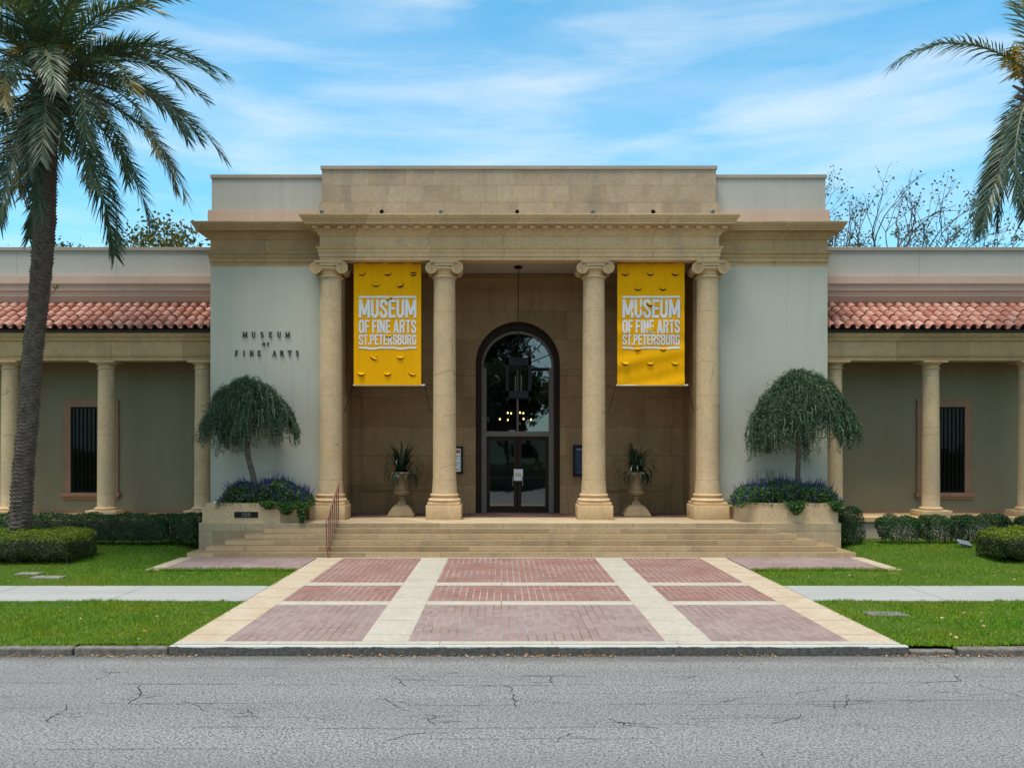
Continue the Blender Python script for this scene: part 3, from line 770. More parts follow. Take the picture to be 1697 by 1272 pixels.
for s in (-1,1):
    x0,x1=sorted((L(s*.01),L(s*1.07))); mb=MB()
    mb.box(x0,x0+.12,ED-.05,ED+.03,H,3.45); mb.box(x1-.12,x1,ED-.05,ED+.03,H,3.45)
    mb.box(x0+.12,x1-.12,ED-.05,ED+.03,3.30,3.45); mb.box(x0+.12,x1-.12,ED-.05,ED+.03,H,1.06); mb.box(x0+.12,x1-.12,ED-.04,ED+.02,2.02,2.06)
    d=mb.build('door',M['darkframe'],ENTR)
    mb=MB(); mb.add([(x0+.1,ED-.01,1.0),(x1-.1,ED-.01,1.0),(x1-.1,ED-.01,3.35),(x0+.1,ED-.01,3.35)],[(0,1,2,3)]); mb.build('door_glass',M['glass'],d)
    mb=MB(); hx=L(s*.17); mb.tube([(hx,ED-.05,1.75),(hx,ED-.12,1.78),(hx,ED-.12,2.05),(hx,ED-.05,2.08)],.015,8); mb.build('door_handle',M['pewter'],d)
# hall behind the glass
mb=MB(); v=[(L(-4),29.2,H-.02),(L(4),29.2,H-.02),(L(4),35.5,H-.02),(L(-4),35.5,H-.02),(L(-4),29.2,8.9),(L(4),29.2,8.9),(L(4),35.5,8.9),(L(-4),35.5,8.9)]
mb.add(v,[(0,1,2,3),(4,7,6,5),(1,5,6,2),(2,6,7,3),(3,7,4,0)]); mb.build('entrance_hall',M['hall'],MUS)

# ------------------------------------------------------------------ colonnade wings
WX=22.5; CF=27.22; CD=27.5; CB=28.85
def wing(s):
    def bx(mb,xa,xb,y0,y1,z0,z1,m=0,bev=0):
        a,b=sorted((L(s*xa),L(s*xb))); return mb.box(a,b,y0,y1,z0,z1,m,bev)
    mb=MB(); bx(mb,9.78,WX,27.10,CB+.2,-.3,H-.17); mb.build('wing_base_wall',M['pinkpale'],MUS)
    mb=MB(); bx(mb,9.78,WX,27.02,CB+.1,H-.165,H,0,.015); mb.build('wing_ledge',M['stone'],MUS)
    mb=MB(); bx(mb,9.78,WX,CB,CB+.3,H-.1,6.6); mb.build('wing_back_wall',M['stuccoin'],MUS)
    mb=MB(); bx(mb,9.78,WX,CB-.03,CB-.002,H,H+.11); bx(mb,9.78,WX,CB-.12,CB-.002,5.66,5.90); mb.build('skirting',M['windowtrim'],MUS)
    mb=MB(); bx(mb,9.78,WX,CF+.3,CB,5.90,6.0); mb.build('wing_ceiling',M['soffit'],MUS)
    pth=[(L(-WX),CF),(L(-9.775),CF)] if s<0 else [(L(9.775),CF),(L(WX),CF)]
    mb=MB(); mb.sweep([(-.56,5.86),(0,5.86),(0,5.97),(.035,5.99),(.05,6.03),(0,6.045),(0,6.47),(.05,6.49),(.075,6.53),(.075,6.57),(.13,6.62),(.18,6.70),(.18,6.73),(-.56,6.73)],pth)
    mb.build('wing_entablature',M['sidestone'],MUS)
    mb=MB(); a=pth; mb.sweep([(.02,6.732),(.20,6.732),(.27,6.76),(.27,6.85),(.02,6.85)],a); mb.build('gutter',M['gutter'],MUS)
    # upper wall of the wing
    UY=28.62
    mb=MB(); bx(mb,9.78,WX,UY,UY+.5,7.8,9.72); mb.build('wing_upper_wall',M['stuccowing'],MUS)
    mb=MB(); pth2=[(L(-WX),UY-.002),(L(-9.775),UY-.002)] if s<0 else [(L(9.775),UY-.002),(L(WX),UY-.002)]
    mb.sweep([(0,7.5),(.02,7.5),(.02,7.98),(.05,7.985),(.07,8.04),(.12,8.10),(.12,8.14),(.16,8.15),(.16,8.30),(.19,8.31),(.19,8.34),(.22,8.345),(.22,8.52),(.26,8.53),(.26,8.56),(.28,8.565),(.28,8.83),(.20,8.85),(0,8.88)],pth2)
    mb.build('wing_moulding',M['pink'],MUS)
    mb=MB(); bx(mb,9.78,WX,UY-.05,UY+.55,9.72,9.84,0,.01); mb.build('wing_coping',M['coping'],MUS)
    # columns
    for k,x in enumerate((10.27,13.42,16.55,19.68)):
        c=(L(s*x),CD); mb=MB(); rb,rt=.272,.245; z0,z1=H+.30,5.63
        mb.lathe([(rb+.02,z0-.02)]+[(rb+(rt-rb)*(i/8)**1.5,z0+.03+(z1-z0-.03)*i/8) for i in range(9)],(c[0],c[1],0),32); sh=mb.build('wing_column',M['wingcol'],MUS,smooth=35)
        mb=MB(); mb.box(c[0]-.48,c[0]+.48,c[1]-.44,c[1]+.40,H-.004,H+.20,0,.01); mb.lathe([(.33,.198),(.35,.22),(.36,.25),(.345,.28),(.30,.30)],(c[0],c[1],H),32); mb.build('base',M['stone'],sh,smooth=35)
        mb=MB(); mb.lathe([(rt,5.60),(rt+.03,5.61),(rt+.035,5.63),(rt+.02,5.65),(rt,5.655),(rt,5.72),(rt+.03,5.74),(rt+.07,5.775),(rt+.09,5.80)],(c[0],c[1],0),32); mb.box(c[0]-.39,c[0]+.39,c[1]-.36,c[1]+.36,5.80,5.861,0,.006); mb.build('capital',M['stone'],sh,smooth=35)
    # windows
    for x in (14.55,20.8):
        mb=MB(); ho,hi=.93,.69; y0=CB-.07; z0,z1=1.53,4.70
        for (p,q,u,w) in ((-ho,-hi,z0,z1),(hi,ho,z0,z1),(-hi,hi,4.45,z1)): mb.box(L(s*x)+p,L(s*x)+q,y0,CB-.003,u,w)
        wn=mb.build('window',M['windowtrim'],MUS)
        mb=MB(); mb.box(L(s*x)-1.0,L(s*x)+1.0,CB-.16,CB-.003,1.40,1.53,0,.012); mb.box(L(s*x)-.95,L(s*x)+.95,CB-.10,CB-.003,1.31,1.399); mb.build('sill',M['windowtrim'],wn)
        mb=MB(); xx=L(s*x)
        for (p,q,u,w) in ((-hi,-hi+.06,z0,4.45),(hi-.06,hi,z0,4.45),(-hi+.06,hi-.06,4.39,4.45),(-hi+.06,hi-.06,z0,z0+.06)): mb.box(xx+p,xx+q,CB-.035,CB-.003,u,w)
        for i in range(1,10): mb.box(xx-hi+.137*i-.009,xx-hi+.137*i+.009,CB-.055,CB-.036,z0+.02,4.43)
        for zz in (2.1,2.9,3.7): mb.box(xx-hi,xx+hi,CB-.060,CB-.0555,zz-.012,zz+.012)
        mb.build('window_grille',M['iron'],wn)
        mb=MB(); mb.add([(xx-hi,CB-.02,z0),(xx+hi,CB-.02,z0),(xx+hi,CB-.02,4.45),(xx-hi,CB-.02,4.45)],[(0,1,2,3)]); mb.build('pane',M['wglass'],wn)
        mb=MB(); mb.add([(xx-hi,CB-.004,z0),(xx+hi,CB-.004,z0),(xx+hi,CB-.004,4.45),(xx-hi,CB-.004,4.45)],[(0,1,2,3)]); mb.build('shade',M['dark'],wn)
    # barrel tile roof
    ang=R(30); E=Vector((0,26.86,6.84)); dirv=Vector((0,math.cos(ang),math.sin(ang))); nv=Vector((0,-math.sin(ang),math.cos(ang)))
    mb=MB(); pitch=.318; expo=.42; nrow=5; ncol=int((WX-9.78)/pitch)+1; rr=random.Random(11)
    for i in range(ncol):
        xc=9.80+pitch*(i+.5)
        if xc>WX: break
        for j in range(nrow):
            jit=rr.uniform(-.018,.018); base=E+dirv*(expo*j-.04+rr.uniform(-.02,.02))+nv*rr.uniform(-.008,.01); n=9
            vs=[];fs=[]
            for (t,dr,lift) in ((0,0.0,.045),(expo+.06,-.012,.005)):
                for k in range(n):
                    a=PI*k/(n-1); w=pitch*.36+dr; p=base+dirv*t+nv*(lift+.135*math.sin(a)); vs.append((L(s*(xc+jit))+w*math.cos(a),p.y,p.z))
            for (t,dr,lift) in ((0,0.0,.045),(expo+.06,-.012,.005)):
                for k in range(n):
                    a=PI*k/(n-1); w=pitch*.36+dr-.022; p=base+dirv*t+nv*(lift-.022+.135*math.sin(a)); vs.append((L(s*(xc+jit))+w*math.cos(a),p.y,p.z))
            for k in range(n-1):
                fs+=[(k,k+1,n+k+1,n+k),(2*n+k,3*n+k,3*n+k+1,2*n+k+1),(k,2*n+k,2*n+k+1,k+1)]
            mb.add(vs,fs)
            # pan tile between
            vs=[];fs=[]; xp=xc+pitch*.5; n=7
            for (t,lift) in ((0,.035),(expo+.06,.0)):
                for k in range(n):
                    a=PI*k/(n-1); p=base+dirv*(t+.02)+nv*(lift+.055-.075*math.sin(a)); vs.append((L(s*(xp+jit))+pitch*.30*math.cos(a),p.y,p.z))
            for k in range(n-1): fs.append((k,k+1,n+k+1,n+k))
            mb.add(vs,fs)
    a,b=sorted((L(s*9.79),L(s*WX)))
    mb.add([(a,E.y+.03,E.z-.03),(b,E.y+.03,E.z-.03),(b,E.y+dirv.y*2.2,E.z-.03+dirv.z*2.2),(a,E.y+dirv.y*2.2,E.z-.03+dirv.z*2.2)],[(0,1,2,3)],1)
    xx=9.80      # ridge tiles along the wall
    while xx<WX:
        p=E+dirv*(expo*nrow-.02); x0,x1=L(s*xx),L(s*min(WX,xx+.62)); mb.tube([(x0,p.y,p.z+.06),(x1,p.y,p.z+.045)],[.085,.095],10); xx+=.60
    mb.build('tile_roof',[M['tile'],M['gutter']],MUS,smooth=50)
wing(-1); wing(1)
# hidden rear so the wings are solid volumes
mb=MB()
for s in (-1,1):
    a,b=sorted((L(s*9.8),L(s*WX))); mb.box(a,b,29.16,BACK,0,9.70)
mb.parts('wing_rear',M['stuccoup'],MUS)

# ------------------------------------------------------------------ stairs
ST=thing('stone_staircase',(AX,24.4,0),'wide flight of pale stone steps climbing to the columned porch','staircase')
mb=MB(); mb.box(L(-9.48),L(9.46),24.90,27.0,-.15,H,0,.012); mb.build('landing',M['landing'],ST)
hw=[9.31,8.89,8.43,7.95,7.49]
for k in range(5):
    mb=MB(); mb.box(L(-hw[k]),L(hw[k]),D0+.28*k,24.899,.14*k-(.05 if k==0 else 0)+.001,.14*(k+1),0,.007); mb.build('step',M['step'],ST)
# brown handrail
HR=thing('stair_handrail',(-4.85,D0,0),'brown painted metal handrail rising up the steps in front of the leftmost porch column','handrail')
def hz(y): return .14*max(0,min(6,math.floor((y-D0)/.28)+1)) if y>=D0 else 0
mb=MB(); ys=[D0-.10,D0+.02]+[D0+.28*i for i in range(1,6)]+[25.15]
rt=lambda y:1.07+(y-D0)*.53
mb.tube([(-4.85,D0-.17,rt(D0-.17)-.04),(-4.85,D0-.10,rt(D0-.1)),(-4.85,25.15,rt(25.15)),(-4.85,25.2,rt(25.2))],.028,10); mb.build('top_rail',M['railing'],HR,smooth=40)
for y in (D0-.08,D0+.24,D0+.50,D0+.78,D0+1.06,D0+1.34,D0+1.62):
    mb=MB(); z0=hz(y); e=.05 if y<D0 else 0
    mb.tube([(-4.85+e,y,z0-.005),(-4.85,y,z0+.35),(-4.85,y,rt(y))],.019,8); mb.build('baluster',M['railing'],HR,smooth=40)

# ------------------------------------------------------------------ planters, trees, flowers
def planter(s,label):
    P=thing('stone_planter',(L(s*8.05),25.8,H),label,'planter','stone planters beside the steps')
    pts=lambda e:[(L(s*q[0]),q[1]) for q in ((9.40-e,24.98+e),(7.10,24.98+e),(6.60+e,25.55),(6.60+e,26.70),(9.40-e,26.70))]
    def ring(mb,e,th,z0,z1):
        a=pts(e); b=pts(e+th); n=5
        v=[(x,y,z) for z in (z0,z1) for x,y in a]+[(x,y,z) for z in (z0,z1) for x,y in b]
        f=[]
        for i in range(n):
            j=(i+1)%n; f+=[(i,j,n+j,n+i),(2*n+i,3*n+i,3*n+j,2*n+j),(n+i,n+j,3*n+j,3*n+i),(i,2*n+i,2*n+j,j)]
        mb.add(v,f)
    mb=MB(); ring(mb,0,.30,H+.002,H+.40); mb.build('trough',M['planter'],P)
    mb=MB(); ring(mb,.075,.20,H+.401,H+.575); mb.build('rim',M['planter'],P)
    mb=MB(); a=pts(.27); mb.add([(x,y,H+.50) for x,y in a],[list(range(5))]); mb.build('soil',M['soil'],P)
    return P
pl=planter(-1,'stone planter with a black number plaque on its front')
planter(1,'plain stone planter without a plaque, on the landing under the mop headed tree')

# letters built from strokes --------------------------------------------------
def stroke_mesh(mb,pts,w,y0,y1,closed=False,m=0,dy=0):
    """flat ribbon along pts (x,z) of width w, extruded y0..y1"""
    P=[Vector((p[0],p[1])) for p in pts]; n=len(P); Lp=[];Rp=[]
    for i,p in enumerate(P):
        if closed: a,b=P[i-1],P[(i+1)%n]
        else: a,b=P[max(i-1,0)],P[min(i+1,n-1)]
        d1=(p-a).normalized() if (p-a).length>1e-9 else (b-p).normalized(); d2=(b-p).normalized() if (b-p).length>1e-9 else d1
        n1=Vector((-d1.y,d1.x)); n2=Vector((-d2.y,d2.x)); mi=(n1+n2)/max(.35,1+n1.dot(n2))
        Lp.append(p+mi*w/2); Rp.append(p-mi*w/2)
    if closed: Lp.append(Lp[0]); Rp.append(Rp[0])
    mb.strip_xz([(q.x,q.y) for q in Lp],[(q.x,q.y) for q in Rp],y0-dy,y1,m)
def glyphs(t,tv=None):
    tv=tv or t; l=t/2; w=.50; r=w-t/2; b=tv/2; T=1-tv/2
    return {'U':(w,[([(l,1),(l,.2),(.19,b),(w-.19,b),(r,.2),(r,1)],0)]),
     'O':(w,[([(l,.2),(l,.8),(.17,T),(w-.17,T),(r,.8),(r,.2),(w-.17,b),(.17,b)],1)]),
     'S':(w,[([(r,.68),(r,.82),(w-.17,T),(.17,T),(l,.82),(l,.68),(.15,.58),(w-.15,.42),(r,.32),(r,.18),(w-.17,b),(.17,b),(l,.18),(l,.33)],0)]),
     'E':(.44,[([(l,0),(l,1)],0),([(l,T),(.44,T)],0),([(l,.51),(.40,.51)],0),([(l,b),(.44,b)],0)]),
     'F':(.43,[([(l,0),(l,1)],0),([(l,T),(.43,T)],0),([(l,.50),(.39,.50)],0)]),
     'M':(.70,[([(l,0),(l,1)],0),([(.70-l,0),(.70-l,1)],0),([(l+.01,1),(.35,.16)],0),([(.70-l-.01,1),(.35,.16)],0)]),
     'N':(.52,[([(l,0),(l,1)],0),([(.52-l,0),(.52-l,1)],0),([(l,.98),(.52-l,.02)],0)]),
     'I':(t,[([(l,0),(l,1)],0)]),
     'A':(.54,[([(l,0),(.27,1)],0),([(.54-l,0),(.27,1)],0),([(.14,.24),(.40,.24)],0)]),
     'R':(.51,[([(l,0),(l,1)],0),([(l,T),(.32,T),(r,.82),(r,.63),(.32,.50),(l,.50)],0),([(.30,.50),(.51-l,0)],0)]),
     'P':(.49,[([(l,0),(l,1)],0),([(l,T),(.32,T),(r-.01,.82),(r-.01,.60),(.32,.47),(l,.47)],0)]),
     'B':(.50,[([(l,0),(l,1)],0),([(l,T),(.31,T),(r-.01,.85),(r-.01,.65),(.31,.53),(l,.53)],0),([(.30,.53),(r,.42),(r,.17),(.32,b),(l,b)],0)]),
     'T':(.46,[([(.23,0),(.23,1)],0),([(0,T),(.46,T)],0)]),
     'G':(w,[([(r,.68),(r,.82),(w-.17,T),(.17,T),(l,.82),(l,.18),(.17,b),(w-.17,b),(r,.18),(r,.46)],0),([(.27,.46),(w,.46)],0)]),
     '2':(w,[([(l,.75),(l,.85),(.17,T),(w-.17,T),(r,.84),(r,.66),(l,.12)],0),([(0,b),(w,b)],0)]),
     '5':(w,[([(w,T),(l,T),(l,.55),(.33,.58),(r,.46),(r,.17),(w-.17,b),(.17,b),(l,.18),(l,.26)],0)]),
     '.':(t,[([(l,0),(l,t*1.1)],0)]),' ':(.16,[])}
def text_line(mb,txt,x0,x1,z0,z1,y0,y1,t,gap,tv=None,m=0):
    G=glyphs(t,tv); tot=sum(G[c][0] for c in txt)+gap*(len(txt)-1); sx=(x1-x0)/tot; hz_=z1-z0; x=0
    for c in txt:
        w,st=G[c]
        for k,(pts,cl) in enumerate(st):
            q=[(p[0]*hz_,p[1]) for p in pts]
            tmp=MB(); stroke_mesh(tmp,[(p[0],p[1]) for p in pts],(tv if (tv and abs(pts[0][1]-pts[1][1])<.01) else t),y0,y1,bool(cl),m,dy=.0006*k)
            mb.add([(x0+(x+v[0])*sx,v[1],z0+v[2]*hz_) for v in tmp.v],tmp.f,m)
        x+=w+gap

# number plaque
PQ=thing('number_plaque',(L(-8.63),24.97,1.07),'black number plaque reading 255 fixed to the planter front','plaque')
xp0,xp1=(388.5-831)*24.97/1400,(427.5-831)*24.97/1400; zp0,zp1=.995,1.165
mb=MB(); mb.box(xp0,xp1,24.955,24.979,zp0,zp1,0,.004); mb.build('plate',M['plaque'],PQ)
mb=MB(); text_line(mb,'255',xp0+.22,xp1-.22,zp0+.035,zp1-.035,24.948,24.954,.13,.16); mb.build('number',M['pewter'],PQ)

# wall lettering (serifed capitals)
def serif_letters(par,txt,cx,z0,h,pitch,y1=FW-.004,wsp=.9):
    th,tn=.17,.095
    S={'M':(.9,[((.12,0),(.16,1),tn),((.16,1),(.45,.12),th),((.45,.12),(.74,1),tn),((.74,1),(.78,0),th)],[(.02,.24,0),(.06,.2,1),(.68,.9,0),(.7,.84,1)]),
       'U':(.72,[((.16,1),(.16,.3),th),((.16,.3),(.30,.06),th),((.30,.06),(.46,.06),tn),((.46,.06),(.58,.3),tn),((.58,.3),(.58,1),tn)],[(.04,.28,1),(.48,.68,1)]),
       'S':(.55,[((.46,.80),(.38,.95),tn),((.38,.95),(.18,.95),tn),((.18,.95),(.09,.78),th),((.09,.78),(.16,.60),th),((.16,.60),(.40,.42),th),((.40,.42),(.47,.24),th),((.47,.24),(.37,.05),tn),((.37,.05),(.18,.05),tn),((.18,.05),(.08,.22),tn)],[]),
       'E':(.6,[((.15,0),(.15,1),th),((.15,.95),(.52,.95),tn),((.15,.52),(.42,.52),tn),((.15,.05),(.55,.05),tn),((.52,.95),(.52,.78),tn),((.55,.05),(.55,.24),tn)],[(.03,.28,0),(.03,.28,1)]),
       'O':(.85,[((.10,.5),(.18,.84),th),((.18,.84),(.42,.96),tn),((.42,.96),(.66,.84),tn),((.66,.84),(.74,.5),th),((.74,.5),(.66,.16),th),((.66,.16),(.42,.04),tn),((.42,.04),(.18,.16),tn),((.18,.16),(.10,.5),th)],[]),
       'F':(.56,[((.15,0),(.15,1),th),((.15,.95),(.52,.95),tn),((.15,.50),(.42,.50),tn),((.52,.95),(.52,.76),tn)],[(.03,.30,0),(.03,.28,1)]),
       'I':(.3,[((.15,0),(.15,1),th)],[(.02,.28,0),(.02,.28,1)]),
       'N':(.75,[((.14,0),(.14,1),tn),((.14,1),(.60,.04),th),((.60,0),(.60,1),tn)],[(.02,.26,0),(.02,.2,1),(.48,.72,1)]),
       'A':(.8,[((.14,0),(.40,1),tn),((.40,1),(.66,0),th),((.24,.34),(.56,.34),tn)],[(.02,.27,0),(.54,.80,0)]),
       'R':(.72,[((.15,0),(.15,1),th),((.15,.95),(.40,.95),tn),((.40,.95),(.53,.76),th),((.53,.76),(.40,.53),th),((.40,.53),(.15,.53),tn),((.34,.53),(.62,.02),th)],[(.03,.28,0),(.03,.2,1),(.56,.74,0)]),
       'T':(.66,[((.33,0),(.33,1),th),((.05,.95),(.61,.95),tn),((.05,.97),(.05,.76),tn),((.61,.97),(.61,.76),tn)],[(.2,.46,0)])}
    tot=sum(pitch if c!=' ' else pitch*wsp for c in txt)-pitch
    x=cx-tot/2
    for c in txt:
        if c==' ': x+=pitch*wsp; continue
        mb=MB(); w,st,se=S[c]; k=0
        for (p,q,t) in st:
            stroke_mesh(mb,[(x+(p[0]-w/2)*h,z0+p[1]*h),(x+(q[0]-w/2)*h,z0+q[1]*h)],t*h,y1-.03,y1,dy=.0006*k); k+=1
        for (a,b,zz) in se:
            zc=z0+(.035 if zz==0 else .965)*h; stroke_mesh(mb,[(x+(a-w/2)*h,zc),(x+(b-w/2)*h,zc)],.07*h,y1-.03,y1,dy=.0006*k); k+=1
        mb.build('letter',M['letter'],par); x+=pitch
WLt=thing('wall_lettering',((442-831)*FW/1400,FW,6.6),'dark raised letters reading MUSEUM OF FINE ARTS on the grey green wall','lettering')
zz=lambda y:3.05+(742-y)*FW/1400
serif_letters(WLt,'MUSEUM',(441.5-831)*FW/1400,zz(559),(559-550)*FW/1400*1.02,14.1*FW/1400)
serif_letters(WLt,'OF',(441-831)*FW/1400,zz(573.2),(573.2-567.2)*FW/1400,7.2*FW/1400)
serif_letters(WLt,'FINE ARTS',(442.5-831)*FW/1400,zz(590),9.3*FW/1400,12.6*FW/1400,wsp=1.0)

# weeping trees
def weeping(name,bx,by,bz,trunk,cz,ztop,zrim,rx,ry,cx,cy,seed,label,skew=0,lobes=1.0,rimskew=0,n=1700):
    T=thing(name,(bx,by,bz),label,'tree')
    rng=np.random.default_rng(seed); rp=random.Random(seed)
    mb=MB(); mb.tube(trunk[0],trunk[1],10)
    fork=trunk[0][-1]
    for k in range(9):
        a=2*PI*k/9+rp.uniform(-.3,.3); rr=rp.uniform(.35,.75); e=Vector((cx+rx*rr*math.cos(a),cy+ry*rr*math.sin(a),ztop-.25-.5*rr*rr*(ztop-zrim)))
        f0=Vector(fork); m_=(f0+e)/2+Vector((rp.uniform(-.1,.1),rp.uniform(-.1,.1),.18)); mb.tube([f0-Vector((0,0,.08)),f0*.7+m_*.3,m_,e],[.045,.038,.026,.010],6)
    mb.build('trunk',M['bark'],T,smooth=60)
    Ps=[];Ds=[];Ls=[]; stem=MB()
    br=[(rng.uniform(0,2*PI),math.sqrt(rng.uniform(.0,1.0)),rng.normal(0,.09),rng.uniform(.75,1.25)) for k in range(64)]
    for i in range(n):
        b_=br[i%len(br)]; a=b_[0]+rng.normal(0,.13)/max(.3,b_[1]); rho=min(1.08,abs(b_[1]+rng.normal(0,.07)))
        lob=1+.13*math.sin(3*a+seed)+.09*math.sin(7*a+2*seed)
        x=cx+rx*rho*.93*math.cos(a)*lob; y=cy+ry*rho*.93*math.sin(a)*lob
        dome=ztop-(ztop-zrim)*.68*rho**2.1 + b_[2]+rng.normal(0,.03)+skew*(x-cx)
        lenm=min(b_[3]*rng.uniform(.25,.85)*(ztop-zrim)*.50, dome-(zrim+rimskew*(x-cx)+rng.normal(0,.07)+.16*math.sin(3*a+seed)+.10*math.sin(8*a+seed)))
        if lenm<.08: lenm=.12
        out=np.array([math.cos(a),math.sin(a),0]); m_=max(6,int(lenm/.028)); p=np.array([x,y,dome]); d=np.array([out[0]*.7,out[1]*.7,.45]); line=[p.copy()]
        step=lenm/m_*1.1
        for k in range(m_):
            d=d+np.array([rng.normal(0,.10),rng.normal(0,.10),-.30]); d=d/np.linalg.norm(d); p=p+d*step; line.append(p.copy())
            for h_ in range(2):
                Ps.append(p); dd=d*.7+rng.normal(0,.85,3); dd[2]-=.1; Ds.append(dd); Ls.append(rng.uniform(.05,.105))
        if i%3==0: stem.tube([tuple(q) for q in line[::3]]+[tuple(line[-1])],.0085,3,caps=False)
    # upright shoots at the top
    for i in range(210):
        a=rng.uniform(0,2*PI); rho=math.sqrt(rng.uniform(0,.85)); p=np.array([cx+rx*rho*math.cos(a),cy+ry*rho*math.sin(a),ztop-(ztop-zrim)*.66*rho**2.1-.03]); d=np.array([rng.normal(0,.45)+.7*rho*math.cos(a),rng.normal(0,.45)+.7*rho*math.sin(a),1.0])
        for k in range(6):
            p=p+d*.03; d=d+np.array([rng.normal(0,.2),rng.normal(0,.2),-.1])
            for h_ in range(2): Ps.append(p.copy()); Ds.append(d+rng.normal(0,.7,3)); Ls.append(rng.uniform(.04,.075))
    P=np.array(Ps);D=np.array(Ds);l=np.array(Ls)
    loc=WPOS[T.name]; me=faces_mesh('crown',leaves(P-np.array(loc),D,l,l*.22,rng),M['weep']); link('crown',me,T,loc)
    stem.build('hanging_stems',M['weepstem'],T)
def PX_(px,py,D): return ((px-831)*D/1400,D,3.05+(742-py)*D/1400)
DT=25.75
tr=[PX_(424,802,DT),PX_(420,790,DT),PX_(413,765,DT),PX_(409,745,DT),PX_(412,728,DT),PX_(413,712,DT)]
tr[0]=(tr[0][0]+.03,DT,1.30)
c=PX_(411,690,DT)
weeping('weeping_tree',tr[0][0],DT,1.30,(tr,[.095,.09,.08,.085,.075,.06]),c[2],PX_(0,631,DT)[2],PX_(0,744,DT)[2],1.40,.95,c[0]+.0,DT,3,'low umbrella shaped weeping tree on a crooked leaning trunk',skew=.05,rimskew=.17)
DT=25.7
tr=[PX_(1322,805,DT),PX_(1322,785,DT),PX_(1323,760,DT),PX_(1323,735,DT),PX_(1322,715,DT)]; tr[0]=(tr[0][0],DT,1.30)
c=PX_(1324,690,DT)
weeping('weeping_tree',tr[0][0],DT,1.30,(tr,[.085,.075,.07,.072,.06]),c[2],PX_(0,617,DT)[2],PX_(0,757,DT)[2],1.60,1.0,c[0]+.03,DT,8,'taller mop headed weeping tree on a straight slim trunk',skew=-.03,n=2100)

# flower beds
def flowers(s,seed,x0,x1,hump,label,spill):
    T=thing('flowering_salvia',(L(s*8.05),25.6,H+.5),label,'flowers','salvia beds in the planters')
    rng=np.random.default_rng(seed); loc=np.array(WPOS[T.name]); V=[]; Fs=[]
    P=[];D=[]
    def top(x): return H+.52+.66*max(.05,(1-((x-(x0+x1)/2)/((x1-x0)/2))**4))**.7+.07*math.sin(x*5+seed)
    for i in range(9000):
        x=rng.uniform(x0,x1); y=rng.uniform(25.0,26.35); zt=top(x)*1-.10*abs((y-25.7)/.7)**2
        z=zt-abs(rng.normal(0,.12)) if i%2 else rng.uniform(H+.50,max(H+.56,zt)); z=max(z,H+.45); P.append((x,y,z)); D.append(rng.normal(size=3)*np.array([1,.5,.8])+np.array([0,-.2,.1]))
    for (cx,w,dz) in spill:      # tumbling over the rim
        for i in range(1000):
            x=cx+rng.normal(0,w*.5); t=rng.uniform(0,1); y=25.05-.18*math.sin(t*PI*.8)+rng.normal(0,.05); z=H+.62-dz*t*max(.25,1-((x-cx)/(w*1.1))**2)
            P.append((x,y,z)); D.append(rng.normal(size=3)+np.array([0,-.6,-.2]))
    P=np.array(P);D=np.array(D); me=faces_mesh('foliage',leaves(P-loc,D,.075,.042,rng),M['salvia']); link('foliage',me,T,tuple(loc))
    Q=[];E=[];W=[]
    def spike(b,d,h):
        n=int(h/.010)
        for k in range(n):
            t=k/n; p=b+d*h*t; r=.024*(1-.75*t)
            for q in range(2):
                a=rng.uniform(0,2*PI); e=np.array([math.cos(a),math.sin(a),.45]); Q.append(p); E.append(e*1.0+d*.4); W.append(r*1.7)
    for i in range(190):
        x=rng.uniform(x0-.02,x1+.02); y=rng.uniform(25.0,26.3); b=np.array([x,y,top(x)-.10-.08*abs((y-25.7)/.7)**2]); ed=(x-(x0+x1)/2)/((x1-x0)/2)
        d=np.array([.55*ed+rng.normal(0,.18),rng.normal(-.1,.2),1.0]); d/=np.linalg.norm(d); spike(b,d,rng.uniform(.12,.36))
    for i in range(120):
        x=rng.uniform(x0,x1); b=np.array([x,rng.uniform(24.95,25.25),rng.uniform(H+.60,max(H+.62,top(x)-.06))]); d=np.array([rng.normal(0,.4),-.5,.7+rng.normal(0,.3)]); d/=np.linalg.norm(d); spike(b,d,rng.uniform(.07,.15))
    Q=np.array(Q);E=np.array(E);W=np.array(W); fo=link('flower_spikes',faces_mesh('flower_spikes',leaves(Q-loc,E,W,W*.8,rng),M['purple']),T,tuple(loc)); fo['kind']='stuff'
X1=lambda px,D=25.3:(px-831)*D/1400
flowers(-1,4,X1(364),X1(512),0,'blue salvia with green foliage spilling over the inner end of its planter',[(X1(480),.28,.36),(X1(450),.2,.18),(X1(505),.14,.62)])
flowers(1,9,X1(1222),X1(1390),0,'blue salvia hanging over the middle of the front of its planter',[(X1(1312),.24,.36),(X1(1377),.16,.26)])

# small fittings near the planters
def boxthing(name,px0,px1,py0,py1,D,dep,label,cat,mat):
    x0,x1=(px0-831)*D/1400,(px1-831)*D/1400; z0,z1=3.05+(742-py1)*D/1400,3.05+(742-py0)*D/1400
    mb=MB(); mb.box(x0,x1,D-dep,D-.004,z0,z1,0,.012); mb.box(x0+.02,x1-.02,D-dep-.012,D-dep-.001,z0+.02,z1-.02,0,.006)
    mb.tube([((x0+x1)/2,D-dep*.5,z0+.01),((x0+x1)/2,D-dep*.5,z0-.42)],.018,8)
    return tag(mb.build(name,mat,loc=((x0+x1)/2,D,z0)),label,cat)
boxthing('utility_box',1256,1268,778,793,FW,.12,'beige utility box on the wall, the one nearer the porch','utility box',M['utility'])
boxthing('utility_box',1281,1292,777,792,FW,.12,'beige utility box on the wall right beside the slim straight trunk','utility box',M['utility'])
boxthing('utility_box',436,453,779,794,FW,.12,'beige utility box low on the wall behind the crooked weeping tree','utility box',M['utility'])
